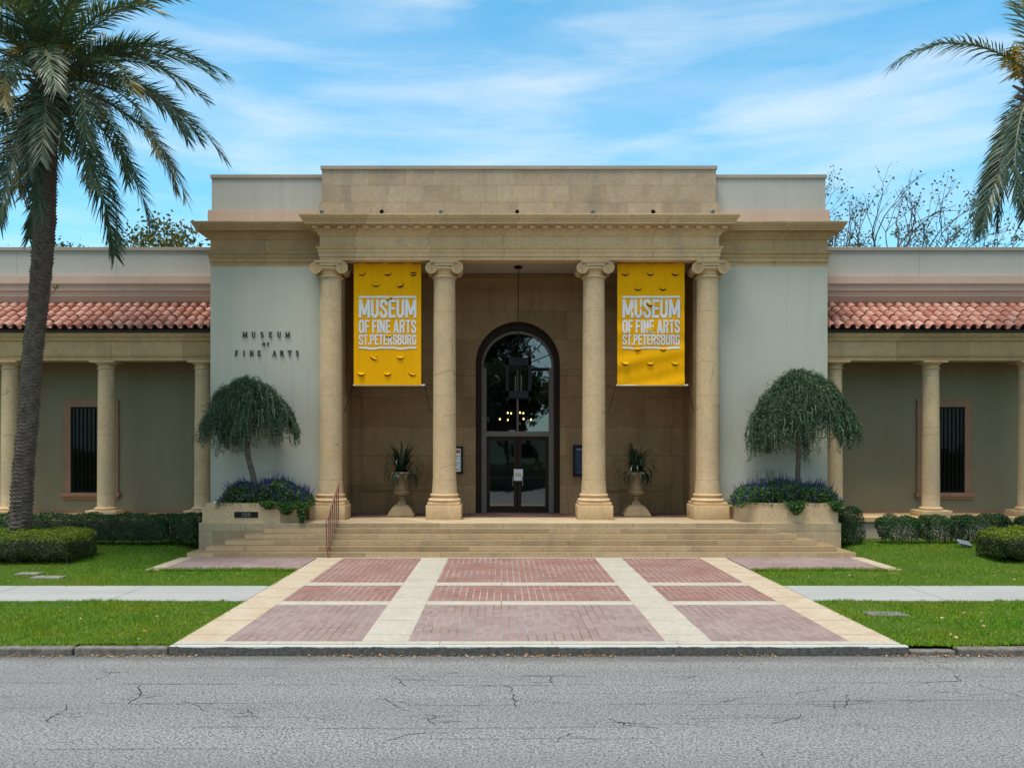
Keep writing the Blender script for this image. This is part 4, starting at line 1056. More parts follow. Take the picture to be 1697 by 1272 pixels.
mb=MB(); x,y,z=PX_(357,833.5,25.15); mb.lathe([(0,0),(.05,0),(.055,.03),(.05,.05),(.0,.055)],(x,y,H+.576),14); tag(mb.build('garden_light',M['white'],loc=(x,y,H+.575),smooth=40),'small white disc light on the outer end of the planter rim','light')
# floodlight on the right lawn
FL=thing('flood_light',(13.45,24.6,.15),'grey box flood light tilted up on the lawn before the dark hedge','flood light')
mb=MB(); mb.box(-.19,.19,-.12,.12,-.03,.03,0,.012)
Rm=Matrix.Translation((13.45,24.55,.29))@Matrix.Rotation(R(28),4,'X')@Matrix.Rotation(R(14),4,'Y'); mb.v=[tuple(Rm@Vector(p)) for p in mb.v]; mb.build('lamp_head',M['lampgrey'],FL)
mb=MB(); mb.tube([(13.45,24.62,.05),(13.45,24.62,.28)],.02,8); mb.build('stake',M['iron'],FL)
# little spotlights along the porch cornice
for i,px in enumerate((534,633,731,857,982,1082,1180)):
    x=(px-831)*25.68/1400; z=10.15
    lab=['first spotlight from the left on the porch cornice','second spotlight from the left, above the left banner','third spotlight from the left, above the second column','middle spotlight on the cornice, straight above the door','spotlight on the cornice above the third column','spotlight on the cornice above the right banner','rightmost spotlight on the porch cornice'][i]
    S=thing('cornice_spotlight',(x,25.68,z),lab,'spotlight','spotlights along the cornice')
    mb=MB(); mb.tube([(x,25.70,z-.03),(x,25.70,z+.07)],.018,8); mb.box(x-.05,x+.05,25.66,25.74,z-.02,z+.012); mb.build('bracket',M['lampgrey'],S)
    mb=MB(); mb.tube([(x,25.75,z+.115),(x,25.72,z+.10),(x,25.60,z+.05),(x,25.58,z+.042)],[.03,.055,.062,.06],10); mb.build('lamp_head',M['iron'] if i%2 else M['lampgrey'],S,smooth=40)

# ------------------------------------------------------------------ banners
def banner(s,label,seed):
    cx=L(s*4.125)+(-.005 if s<0 else .01); w=1.055; zt,zb=8.84,5.02; y0=26.5
    B=thing('hanging_banner',(cx,y0,zb),label,'banner','yellow banners between the columns')
    rnd=random.Random(seed); ph=[rnd.uniform(0,6) for _ in range(6)]
    def wave(x,z):
        u=(x-cx)/w; t=(zt-z)/(zt-zb)
        a=.016*math.sin(9*u+ph[0]+2*t)*(1-t*.6)+.010*math.sin(19*u+ph[1])*max(0,1-2.4*t)
        if s>0: a=.012*math.sin(26*t+ph[2]+1.5*u)+.010*math.sin(11*u*(1-t)+ph[3]+14*t)+.010*math.sin(47*t+3*u)*t
        return a*1.3
    nx,nz=40,90; mb=MB()
    v=[(cx-w+2*w*i/nx,y0+wave(cx-w+2*w*i/nx,zb+(zt-zb)*j/nz),zb+(zt-zb)*j/nz) for j in range(nz+1) for i in range(nx+1)]
    mb.add(v,[(j*(nx+1)+i,j*(nx+1)+i+1,(j+1)*(nx+1)+i+1,(j+1)*(nx+1)+i) for j in range(nz) for i in range(nx)])
    mb.build('cloth',M['cloth'],B,smooth=180)
    zf=lambda f:zt-(zt-zb)*f      # fraction down the banner
    f0=lambda py:(py-437)/200.
    mb=MB(); xl,xr=cx-w+2*w*.075,cx+w-2*w*.07
    def sub(mb): # drape over the cloth
        mb.v=[(x,y0-.012+(y-y0)+wave(x,z),z) for x,y,z in mb.v]
    text_line(mb,'MUSEUM',xl,xr,zf(f0(526.5)),zf(f0(496.5)),y0-.003,y0,.165,.055,.15)
    text_line(mb,'OF FINE ARTS',xl,xr,zf(f0(551.5)),zf(f0(530)),y0-.003,y0,.17,.055,.15)
    text_line(mb,'ST.PETERSBURG',xl,xr,zf(f0(571)),zf(f0(554)),y0-.003,y0,.165,.06,.15)
    sub(mb); mb.build('lettering',M['bannerwhite'],B)
    mb=MB(); n=24; stroke_mesh(mb,[(xl+(xr-xl)*i/n,zf(f0(492.5))) for i in range(n+1)],.062,y0-.003,y0); sub(mb); mb.build('upper_rule',M['bannerwhite'],B)
    mb=MB(); n=30; stroke_mesh(mb,[(xl+(xr-xl)*i/n,zf(f0(575.6))-.030*max(0,math.sin((i/n*2.0-.22)*2*PI))**1.0) for i in range(n+1)],.062,y0-.003,y0); sub(mb); mb.build('wavy_rule',M['bannerwhite'],B)
    # wind slits: half-moon flaps bulging forward over a dark gap
    flaps=[(.12,.10),(.50,.10),(.88,.10),(.33,.185),(.69,.185),(.52,.285),(.52,.60),(.30,.80),(.69,.795),(.12,.93),(.50,.925),(.87,.93)]
    if s>0: flaps=[(.12,.085),(.49,.085),(.86,.085),(.31,.205),(.68,.205),(.49,.335),(.49,.545),(.30,.70),(.68,.70),(.12,.82),(.49,.82),(.86,.82)]
    else: flaps=[(.12,.085),(.50,.085),(.88,.085),(.33,.175),(.69,.18),(.52,.285),(.52,.588),(.30,.775),(.69,.77),(.11,.905),(.50,.905),(.87,.905)]
    for (fu,ft) in flaps:
        fx=cx-w+2*w*fu; fz=zf(ft); rw=.125; rot=rnd.uniform(-.22,.22) if s<0 else rnd.uniform(-.04,.04); dep=rnd.uniform(.02,.07)
        mb=MB(); n=12; vs=[];fs=[]
        for j in range(5):
            for i in range(n+1):
                u=-1+2*i/n; r_=j/4; dz=-math.sqrt(max(0,1-u*u))*.07*r_+ .03*(1-r_)*0; x=fx+u*rw; z=fz+.05+dz*1.35+u*rot*.25
                vs.append((x,y0-.010+wave(x,z)-dep*r_*r_*math.sqrt(max(0,1-u*u)),z))
        for j in range(4):
            for i in range(n): fs.append((j*(n+1)+i,j*(n+1)+i+1,(j+1)*(n+1)+i+1,(j+1)*(n+1)+i))
        mb.add(vs,fs,0)
        gap=[(fx+rw*.95*math.cos(PI+PI*i/n),fz+.040+(.125)*math.sin(PI+PI*i/n)+math.cos(PI+PI*i/n)*rw*rot*.25) for i in range(n+1)]
        mb.add([(x,y0-.007+wave(x,z),z) for x,z in gap],[list(range(n+1))],1)
        mb.build('wind_slit',[M['cloth'],M['dark']],B,smooth=180)
    mb=MB(); ex=.12; mb.tube([(cx-w-.03,y0+.04,zb),(cx+w+ex,y0+.04,zb)],.026,10); mb.build('bottom_rod',M['white'],B,smooth=40)
    mb=MB(); mb.tube([(cx-w-.02,y0,zt+.02),(cx+w+.02,y0,zt+.02)],.03,10); mb.build('top_rod',M['iron'],B,smooth=40)
    for e in (-1,1):
        x0=cx+e*(w+.03 if e<0 else w+.10); mb=MB(); x1=cx+e*(w+.30); mb.tube([(x0,y0,zb),(x0+(x1-x0)*.5,y0+.02,zb-.45),(x1,y0-.02,zb-.85)],.011,6); mb.build('tie_rope',M['iron'],B)
banner(-1,'yellow banner with lettering hung between the two columns left of the door',2)
banner(1,'yellow creased banner with lettering hung between the two columns right of the door',6)

# ------------------------------------------------------------------ urns with strap-leaved plants
def urn(s,label):
    c=(L(s*3.80)+(.02 if s<0 else 0),27.4); U=thing('stone_urn',(c[0],c[1],H),label,'urn','urns in the porch')
    mb=MB(); v=[];f=[]
    for (hw_,z) in ((.425,0),(.425,.06),(.40,.10),(.37,.16),(.32,.24),(.26,.31),(.225,.345),(.22,.36),(.15,.365),(.13,.42),(.10,.50)):
        v+=[(c[0]-hw_,c[1]-hw_,H+.006+z),(c[0]+hw_,c[1]-hw_,H+.006+z),(c[0]+hw_,c[1]+hw_,H+.006+z),(c[0]-hw_,c[1]+hw_,H+.006+z)]
    for j in range(10):
        for k in range(4): f.append((4*j+k,4*j+(k+1)%4,4*j+4+(k+1)%4,4*j+4+k))
    f+=[(3,2,1,0),(40,41,42,43)]
    mb.add(v,f); mb.build('pedestal',M['urn'],U)
    mb=MB()
    mb.lathe([(.09,.48),(.085,.56),(.10,.60),(.14,.615),(.14,.635),(.09,.65),(.09,.67)],(c[0],c[1],H),28)
    mb.lathe([(.10,.66),(.19,.69),(.25,.75),(.265,.81),(.245,.835)],(c[0],c[1],H),72,flute=lambda a,z:1+.045*abs(math.sin(9*a)))
    mb.lathe([(.20,.83),(.225,.85),(.225,1.25),(.235,1.30),(.27,1.345),(.345,1.365),(.37,1.39),(.37,1.42),(.34,1.435),(.28,1.43),(.26,1.36),(.0,1.355)],(c[0],c[1],H),36)
    mb.build('vase',M['urn'],U,smooth=40)
    return c
def straps(c,seed,label,n=125):
    T=thing('strap_leaf_plant',(c[0],c[1],H+1.36),label,'plant','spiky plants in the urns'); rng=np.random.default_rng(seed); mb=MB()
    for i in range(n):
        a=rng.uniform(0,2*PI); e=rng.choice([1.35,1.15,.9,.5])+rng.normal(0,.12); Ln=rng.uniform(.80,1.30)*(1 if e>.8 else .85); w=rng.uniform(.030,.050)
        p=np.array([c[0]+.10*math.cos(a)*rng.uniform(0,1),c[1]+.10*math.sin(a)*rng.uniform(0,1),H+1.36]); k=9; sa=np.array([-math.sin(a),math.cos(a),0]); vs=[]
        for j in range(k+1):
            t=j/k; ww=w*(1-t)**.6*(.6+.8*min(1,t*4)*.5); vs+=[p-sa*ww,p+sa*ww]
            d=np.array([math.cos(a)*math.cos(e),math.sin(a)*math.cos(e),math.sin(e)]); p=p+d*Ln/k; e-=(.055 if e>.9 else .24)*(1+t)*(1.2 if e<.8 else 1)
        mb.add(vs,[(2*j,2*j+1,2*j+3,2*j+2) for j in range(k)])
    mb.build('leaves',M['strap'],T,smooth=180)
cu=urn(-1,'stone urn in the porch between the two columns left of the door'); straps(cu,3,'dark spiky plant in the urn left of the door')
cu=urn(1,'stone urn in the porch between the two columns right of the door'); straps(cu,12,'dark spiky plant in the urn right of the door')

# ------------------------------------------------------------------ lantern, hall chandelier, notices
LC=(L(-.01),27.25); LT=thing('hanging_lantern',(LC[0],LC[1],4.5),'large black iron lantern hung on a chain before the arched door','lantern')
mb=MB(); zc=8.88; mb.lathe([(0,0),(.13,0),(.13,.04),(.05,.07),(0,.071)],(LC[0],LC[1],8.84),16); 
for i in range(34):   # chain links
    z=8.84-.063*i; a=(i%2)*PI/2
    mb.tube([(LC[0]+.016*math.cos(a)*math.cos(q),LC[1]+.016*math.sin(a)*math.cos(q),z+.040*math.sin(q)) for q in [2*PI*k/8 for k in range(9)]],.008,5,caps=False)
mb.build('chain',M['iron'],LT)
mb=MB(); zt=5.90; zb=4.66; hw_=.36
for sx in (-1,1):
    for sy in (-1,1):
        mb.box(LC[0]+sx*hw_-.045,LC[0]+sx*hw_+.045,LC[1]+sy*hw_-.045,LC[1]+sy*hw_+.045,zb,zt+.12)
        mb.lathe([(0,0),(.045,.02),(.05,.06),(.02,.10),(.035,.13),(0,.19)],(LC[0]+sx*hw_,LC[1]+sy*hw_,zt+.12),10)
        mb.lathe([(0,-.16),(.03,-.10),(.045,-.04),(.03,0)],(LC[0]+sx*hw_,LC[1]+sy*hw_,zb),10)
for (z0,z1,e) in ((zt-.22,zt+.02,.405),(zb-.02,zb+.20,.405)):
    mb.box(LC[0]-e,LC[0]+e,LC[1]-e,LC[1]-e+.05,z0,z1); mb.box(LC[0]-e,LC[0]+e,LC[1]+e-.05,LC[1]+e,z0,z1); mb.box(LC[0]-e,LC[0]-e+.05,LC[1]-e+.05,LC[1]+e-.05,z0,z1); mb.box(LC[0]+e-.05,LC[0]+e,LC[1]-e+.05,LC[1]+e-.05,z0,z1)
for sx in (-1,1):
    for q in (-1,1): mb.box(LC[0]+q*.055-.013,LC[0]+q*.055+.013,LC[1]+sx*.375-.013,LC[1]+sx*.375+.013,zb,zt); mb.box(LC[0]+sx*.375-.013,LC[0]+sx*.375+.013,LC[1]+q*.055-.013,LC[1]+q*.055+.013,zb,zt)
mb.build('cage',M['iron'],LT)
mb=MB()
for sx in (-1,1):
    for sy in (-1,1):    # scrolled straps gathering to the chain
        pts=[(LC[0]+sx*r_,LC[1]+sy*r_,z) for r_,z in ((.34,zt+.05),(.30,zt+.20),(.17,zt+.30),(.15,zt+.42),(.20,zt+.52),(.17,zt+.62),(.06,zt+.66),(.02,zt+.78))]; mb.tube(pts,.020,6)
for k in range(8):
    a=2*PI*k/8; mb.tube([(LC[0]+r_*math.cos(a),LC[1]+r_*math.sin(a),z) for r_,z in ((.02,zt+.60),(.10,zt+.68),(.18,zt+.64),(.17,zt+.56),(.11,zt+.57))],.013,5)
mb.tube([(LC[0],LC[1],zt-.1),(LC[0],LC[1],6.82)],.016,8)
mb.build('crown_scrolls',M['iron'],LT,smooth=40)
mb=MB(); e=.385
for (a,b) in (((-e,-e),(e,-e)),((-e,e),(e,e)),((-e,-e),(-e,e)),((e,-e),(e,e))): mb.add([(LC[0]+a[0],LC[1]+a[1],zb),(LC[0]+b[0],LC[1]+b[1],zb),(LC[0]+b[0],LC[1]+b[1],zt),(LC[0]+a[0],LC[1]+a[1],zt)],[(0,1,2,3)])
mb.build('glass',M['lglass'],LT)
mb=MB()
for k in range(4):
    a=PI/4+PI/2*k; x,y=LC[0]+.13*math.cos(a),LC[1]+.13*math.sin(a); mb.tube([(x,y,zb+.2),(x,y,zb+.62)],.022,8)
    mb.lathe([(0,0),(.025,.02),(.02,.07),(0,.11)],(x,y,zb+.62),8)
mb.build('candles',M['pewter'],LT,smooth=40)
CH=thing('chandelier',(L(-.02),32.0,4.2),'lit chandelier with small warm bulbs seen through the door glass','chandelier')
mb=MB(); cx,cy=L(-.02),32.0
def zr(py,D=32.0): return 3.05+(742-py)*D/1400
mb.tube([(cx,cy,8.9),(cx,cy,zr(696))],.03,8)
bul=[]
for (r_,z,n,o) in ((.34,zr(684.5),4,.5),(.66,zr(695),4,.45)):
    mb.tube([(cx+r_*math.cos(2*PI*i/24),cy+r_*math.sin(2*PI*i/24),z-.14) for i in range(25)],.025,6)
    for k in range(n):
        a=2*PI*k/n+o; mb.tube([(cx+.03*math.cos(a),cy+.03*math.sin(a),z-.25),(cx+r_*math.cos(a),cy+r_*math.sin(a),z-.14),(cx+r_*math.cos(a),cy+r_*math.sin(a),z-.03)],.015,6); bul.append((cx+r_*math.cos(a),cy+r_*math.sin(a),z))
mb.build('arms',M['darkframe'],CH)
for p in bul:
    mb=MB(); mb.lathe([(0,-.03),(.022,-.018),(.028,0),(.020,.026),(0,.055)],p,10); mb.build('bulb',M['bulb'],CH,smooth=60)
def board(s,x0,x1,z0,z1,label,kind):
    B=thing('notice_board',((x0+x1)/2,BW-.05,z0),label,'notice board'); y=BW-.004
    mb=MB()
    for (a,b,c_,d_) in ((x0,x1,z1-.06,z1),(x0,x1,z0,z0+.06),(x0,x0+.06,z0+.06,z1-.06),(x1-.06,x1,z0+.06,z1-.06)): mb.box(a,b,y-.09,y,c_,d_)
    mb.build('frame',M['iron'],B)
    mb=MB(); mb.box(x0+.06,x1-.06,y-.05,y-.002,z0+.06,z1-.06); P=mb.build('poster',M['paper'] if kind==0 else M['posterblue'],B)
    if kind==0:
        mb=MB(); mb.box(x1-.30,x1-.10,y-.053,y-.051,z1-.22,z1-.12); mb.build('red_block',M['redink'],P)
        mb=MB()
        for i in range(7): mb.box(x0+.12,x1-.12-.07*(i%3),y-.053,y-.051,z1-.34-.075*i,z1-.315-.075*i)
        mb.build('text_lines',M['ink'],P)
    else:
        mb=MB(); mb.box(x0+.10,x1-.10,y-.053,y-.051,z1-.17,z1-.12)
        cxx=(x0+x1)/2+.12
        mb.prism_xz([(cxx-.09,z0+.2),(cxx+.09,z0+.2),(cxx+.07,z0+.55),(cxx+.03,z0+.62),(cxx-.03,z0+.62),(cxx-.07,z0+.55)],y-.053,y-.051)
        for i in range(3): mb.box(x0+.12,x1-.3+.05*i,y-.053,y-.051,z0+.12+.0,z0+.13) if i==0 else None
        mb.build('pale_print',M['pewter'],P)
board(-1,L(-2.58),L(-1.86),2.19,3.10,'black framed notice with white sheet, left of the arched door','a' and 0)
board(1,L(1.865),L(2.62),2.10,3.15,'black framed notice with dark blue poster, right of the arched door',1)
DS=thing('door_sign',(L(.02),ED-.06,2.1),'white paper sign taped between the two glass doors','sign')
xa,xb=(851.5-831)*ED/1400,(866.5-831)*ED/1400; za,zb_=zr(796,ED),zr(777,ED)
mb=MB(); mb.box(xa,xb,ED-.062,ED-.058,za,zb_); mb.build('sheet',M['paper'],DS)
mb=MB(); mb.box(xa+.04,xa+.10,ED-.064,ED-.0625,za+.14,zb_-.13); mb.build('orange_mark',M['orange'],DS)
mb=MB()
for i in range(4): mb.box(xa+.12,xb-.04-.02*(i%2),ED-.064,ED-.0625,za+.15+.03*i,za+.163+.03*i)
mb.build('text_lines',M['ink'],DS)

# ------------------------------------------------------------------ hedges
def hedge(name,x0,x1,y0,y1,z0,z1,mat,label,seed,n,leaf=.05,power=5,gaps=None,lowmat=None,group=None,core=True,twigs=0):
    T=thing(name,((x0+x1)/2,(y0+y1)/2,z0),label,'hedge',group); loc=np.array(WPOS[T.name]); rng=np.random.default_rng(seed)
    c=np.array([(x0+x1)/2,(y0+y1)/2,(z0+z1)/2]); h=np.array([(x1-x0)/2,(y1-y0)/2,(z1-z0)/2])
    # points on a rounded box, area weighted over its visible faces
    A=np.array([h[0]*h[2],h[0]*h[2]*.5,h[1]*h[2],h[1]*h[2],h[0]*h[1]*1.1]); cnt=(A/A.sum()*n).astype(int); P=[];Nr=[]
    for k,m_ in enumerate(cnt):
        u=rng.uniform(-1,1,m_); v=rng.uniform(-1,1,m_); o=np.ones(m_)
        q={0:np.stack([u,-o,v],1),1:np.stack([u,o,v],1),2:np.stack([-o,u,v],1),3:np.stack([o,u,v],1),4:np.stack([u,v,o],1)}[k]
        sc=h/ h.min(); r=.16 if power>=5 else .42
        # round the corners in real size
        pm=q*h; rad=r*min(h.min()*2,1.0)*1.0
        inner=np.clip(pm,-(h-rad),(h-rad)); d=pm-inner; dn=np.linalg.norm(d,axis=1,keepdims=True); pm=np.where(dn>rad,inner+d/np.maximum(dn,1e-6)*rad,pm)
        P.append(pm); Nr.append(unit(np.where(dn>1e-6,d,q)))
    P=np.concatenate(P);Nr=np.concatenate(Nr)
    W=P+c
    lump=.05*np.sin(W[:,0]*5.1+seed)*np.sin(W[:,2]*6+W[:,1]*4)+.03*np.sin(W[:,0]*13+W[:,2]*11)
    depth=np.abs(rng.normal(0,.07,len(P)))
    P=P+Nr*(lump-depth+.02)[:,None]
    keep=np.ones(len(P),bool)
    if gaps is not None: keep=gaps(P+c,rng)
    P=P[keep];Nr=Nr[keep]
    D=rng.normal(0,.6,P.shape); D=D-Nr*(D*Nr).sum(1,keepdims=True)*.8+Nr*.25+np.array([0,0,.15])
    Lv=leaves(P+c-loc,D,leaf,leaf*.62,rng,up=Nr*.9+np.array([0,0,.25]))
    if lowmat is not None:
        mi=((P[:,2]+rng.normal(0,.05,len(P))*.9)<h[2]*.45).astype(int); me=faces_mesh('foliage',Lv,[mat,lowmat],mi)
    else: me=faces_mesh('foliage',Lv,mat)
    link('foliage',me,T,tuple(loc))
    mb=MB(); rp=random.Random(seed)
    if core:
        e=.17; mb.box(x0+e,x1-e,y0+e,y1-e,z0+.14,z1-e,0,.12)
    for i in range(int((x1-x0)*5)+twigs):
        x=rp.uniform(x0+.1,x1-.1); y=rp.uniform(y0+.12,y1-.12); mb.tube([(x,y,z0-.05),(x+rp.uniform(-.1,.1),y,z0+.3),(x+rp.uniform(-.2,.2),y+rp.uniform(-.1,.1),z1-.12)],[.014,.010,.005],5)
    mb.build('branches',M['barkdark'],T)
    return T
zl=lawn_z(24.9)
hg=lambda Pw,rng:(rng.uniform(0,1,len(Pw))<np.clip((Pw[:,2]-zl-.02)/.30+.15*np.sin(Pw[:,0]*4),.18,1))
hedge('clipped_hedge',-17.5,-9.92,24.95,25.95,zl,1.02,M['hedgedark'],'long dark clipped hedge behind the leaning palm trunk',21,30000,gaps=hg)
hedge('clipped_hedge',-9.86,-9.03,25.05,25.95,zl,1.06,M['hedgedark'],'small square dark hedge tight against the left end of the steps',22,5200)
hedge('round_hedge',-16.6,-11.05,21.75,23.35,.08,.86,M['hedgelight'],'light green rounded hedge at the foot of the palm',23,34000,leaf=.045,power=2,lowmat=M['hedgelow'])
hedge('clipped_hedge',10.22,10.92,25.4,26.3,zl,1.20,M['hedgedark'],'narrow upright dark hedge just right of the steps',24,5200)
def sparse(x0,x1):
    def f(Pw,rng):
        t=(Pw[:,2]-zl)/.85; b=.30+.9*t+.22*np.sin((Pw[:,0]-x0)*2*PI/1.25)
        return rng.uniform(0,1,len(Pw))<np.clip(b,.10,1)
    return f
for i,(a,b,zt,lab) in enumerate(((11.5,12.75,.98,'loose dark shrub in the right bed, nearest to the steps'),(12.75,13.75,1.0,'thin dark shrub with bare stems, in the middle of the right bed'),(13.75,15.45,1.0,'wide dark shrub in the right bed behind the flood light'),(15.75,17.3,.96,'dark shrub at the right edge, behind the light rounded hedge'))):
    hedge('dark_shrub',a,b,25.35,26.15,zl,zt,M['hedgedark'],lab,30+i,int(5200*(b-a)),power=3,gaps=sparse(a,b),core=False,twigs=7,group='dark shrubs along the right wing')
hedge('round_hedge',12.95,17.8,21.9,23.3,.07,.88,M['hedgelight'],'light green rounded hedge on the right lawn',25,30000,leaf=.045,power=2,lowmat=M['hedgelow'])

# ------------------------------------------------------------------ palms
def frond_mesh(name,e0,k,Ln,seed,mats,hang=.25,dens=92,wmul=1.0,yellow_tip=0):
    rng=np.random.default_rng(seed); n=40; pts=[];T=[]; p=np.zeros(3)
    for i in range(n+1):
        t=i/n; e=e0-k*t**1.25; d=np.array([math.cos(e),0,math.sin(e)]); pts.append(p.copy()); T.append(d); p=p+d*Ln/n
    side=rng.normal(0,.35); pts=np.array(pts); pts[:,1]+=side*.35*(np.linspace(0,1,n+1)**2); T=np.array(T)
    V=[];mi=[]
    def at(t):
        f=t*n; i=min(n-1,int(f)); w=f-i; return pts[i]*(1-w)+pts[i+1]*w, T[i]
    for sgn in (-1,1):
        for j in range(dens):
            t=.16+.84*(j+rng.uniform(-.3,.3))/dens; t=min(.999,max(.12,t)); q,d=at(t)
            S=np.array([0,1,0])*sgn; Nn=np.cross(d,np.array([0,1,0])); Nn=Nn if Nn[2]>0 or abs(d[2])>.98 else -Nn
            a=R(58-30*t)+rng.normal(0,.07); vv=rng.choice([.55,.2,-.1])+rng.normal(0,.12)
            ld=d*math.cos(a)+(S*math.cos(vv)+Nn*math.sin(vv))*math.sin(a); ld=ld/np.linalg.norm(ld); ll=Ln*.135*(.45+.75*math.sin(PI*min(1,.12+t*.80)))*rng.uniform(.85,1.1)
            w=.038*wmul*rng.uniform(.85,1.15); ws=np.cross(ld,Nn+rng.normal(0,.25,3)); ws/=max(1e-6,np.linalg.norm(ws))
            g=np.array([0,0,-1.0]); m1=q+ld*ll*.5+g*hang*ll*.10; m2=q+ld*ll+g*hang*ll*.45
            V.append([q-ws*w*.35,q+ws*w*.35,m1+ws*w*.5,m1-ws*w*.5]); V.append([m1-ws*w*.5,m1+ws*w*.5,m2+ws*w*.06,m2-ws*w*.06])
            c_=0
            if yellow_tip and t>1-yellow_tip+rng.normal(0,.05): c_=2
            mi+=[c_,c_]
    R3=[]
    for i in range(0,n,1):
        r0=.030*(1-i/n)+.004; r1=.030*(1-(i+1)/n)+.004
        for kx in range(4):
            a0=PI/2*kx; a1=PI/2*(kx+1)
            def off(P,Td,a,r): 
                N2=np.cross(Td,np.array([0,1,0])); return P+np.array([0,1,0])*math.cos(a)*r*1.5+N2*math.sin(a)*r
            R3.append([off(pts[i],T[i],a0,r0),off(pts[i],T[i],a1,r0),off(pts[i+1],T[i+1],a1,r1),off(pts[i+1],T[i+1],a0,r1)]); mi.append(1)
    return faces_mesh(name,np.concatenate([np.array(V),np.array(R3)]),mats,mi)
def palm(name,base,path,rad,crown,label,seed,fronds,nrand,Ln=4.3,sprout=False,trunk=True,top_e=1.45):
    T=thing(name,base,label,'palm tree'); loc=WPOS[T.name]; rp=random.Random(seed)
    # trunk with rings of old leaf bases
    pts=[Vector(p) for p in path]; NS=64; rows=int((pts[-1].z-pts[0].z)/.0135); V=[];F=[]
    def interp(z):
        for i in range(len(pts)-1):
            if z<=pts[i+1].z or i==len(pts)-2:
                t=(z-pts[i].z)/(pts[i+1].z-pts[i].z); t=min(1,max(0,t)); s_=t
                return pts[i].lerp(pts[i+1],s_), rad[i]*(1-s_)+rad[i+1]*s_
    ncell=6
    for j in range(rows+1):
        z=pts[0].z+(pts[-1].z-pts[0].z)*j/rows; c,r=interp(z); t=j/rows
        hh=.125-.035*min(1,t*1.6)
        for k in range(NS):
            th=2*PI*k/NS; u=th/(2*PI)*ncell; sw=.45*math.sin(th*2+z*1.3)+.30*math.sin(th*5+z*2.7)+.12*math.sin(th*11+z*5)
            v=(z/hh)+.5*math.floor(u)+.22*sw+.35*math.sin(math.floor(u)*12.9+seed)
            f=v-math.floor(v); fu=u-math.floor(u)
            lip=(f**1.6)*(.35+.65*math.sin(PI*fu)**.6); wob=.5+.5*math.sin(math.floor(v)*7.3+math.floor(u)*3.1)
            rr=r+(.055*lip*(.6+.7*wob)-.02)*(1.0-.25*t)
            V.append((c.x+rr*math.cos(th),c.y+rr*math.sin(th),z))
    for j in range(rows):
        for k in range(NS): F.append((j*NS+k,j*NS+(k+1)%NS,(j+1)*NS+(k+1)%NS,(j+1)*NS+k))
    if trunk:
        mb=MB(); mb.add(V,F); mb.build('trunk',M['palmtrunk'],T)
    C=Vector(crown)
    # boot of cut leaf stalks and fruit stalks in the heart
    mb=MB()
    for i in range(70):
        a=i*2.399963; e=-.3+1.5*i/70; zz=C.z-.9+1.0*i/70; r0=.27-.12*(i/70); Ls=rp.uniform(.25,.5)
        p0=Vector((C.x+r0*math.cos(a),C.y+r0*math.sin(a),zz)); mb.tube([p0,p0+Vector((math.cos(a)*math.cos(e),math.sin(a)*math.cos(e),math.sin(e)+.35))*Ls],[.075,.03],5)
    mb.build('leaf_bases',M['palmtrunk'],T)
    rng=np.random.default_rng(seed)
    for i in range(9):
        a=i*2*PI/9+rp.uniform(-.2,.2); mb=MB(); pts_=[];e=1.15+rp.uniform(-.25,.2); p=Vector((C.x,C.y,C.z-.1)); Ls=rp.uniform(.8,1.25)
        for j in range(8): pts_.append(p.copy()); p=p+Vector((math.cos(a)*math.cos(e),math.sin(a)*math.cos(e),math.sin(e)))*Ls/7; e-=.16
        mb.tube(pts_,[.035]*4+[.03,.026,.022,.018],6); st=mb.build('fruit_stalk',M['petiole'],T,smooth=60)
        tip=np.array(pts_[-2]); n=90; P=tip+rng.normal(0,.10,(n,3)); D=np.stack([np.full(n,math.cos(a)),np.full(n,math.sin(a)),np.full(n,-.4)],1)+rng.normal(0,.5,(n,3))
        link('fruit_strands',faces_mesh('fruit_strands',leaves(P-np.array(loc),D,.30,.035,rng),M['fruit']),st,tuple(loc))
    for (az,me) in fronds+nrand:
        o=bpy.data.objects.new('frond',me); COL.objects.link(o); o.parent=T
        a=R(az); o.location=(C.x-loc[0]+.14*math.cos(a),C.y-loc[1]+.14*math.sin(a),C.z-loc[2]-.10+.25*me['lift']); o.rotation_euler=(R(me['roll']),0,a)
    if sprout:
        mb=MB(); x,y,z=PX_(80,490,22.3); x2,y2,z2=PX_(93,478,22.25); mb.tube([(x,y,z),((x+x2)/2,y,(z+z2)/2-.02),(x2,y2,z2)],.008,5); sp=mb.build('sprout',M['rachis'],T)
        P=np.array([[x2,y2,z2]]*7)+rng.normal(0,.03,(7,3)); link('sprout_leaves',faces_mesh('sprout_leaves',leaves(P-np.array(loc),rng.normal(size=(7,3)),.13,.06,rng),M['hedgelight']),sp,tuple(loc))
    return T
def m_ptrunk():
    t=NT('palm_trunk'); co=t.co(); n=t.noise(t.map(co,(3,3,9)),3,6,.7); n2=t.noise(co,1.2,4)
    col=t.mix(t.ramp(n,.32,.7),(.040,.030,.025),(.25,.20,.165)); col=t.mix(t.math('MULTIPLY',t.ramp(n2,.4,.65),.45),col,(.115,.085,.075))
    t.bump(t.noise(t.map(co,(1,1,6)),18,5,.7),.7,.03); return t.fin(col,.92,.15)
M['palmtrunk']=m_ptrunk()
LM=[M['palmleaf'],M['rachis'],M['palmyellow']]
def FM(e,k,Ln,sd,hang=.3,mats=None,yt=0,lift=None,roll=None,dens=92):
    me=frond_mesh('frond',R(e),R(k),Ln,sd,mats or LM,hang,dens,1.0,yt); rp=random.Random(sd); me['lift']=(e/90) if lift is None else lift; me['roll']=rp.uniform(-14,14) if roll is None else roll
    return me
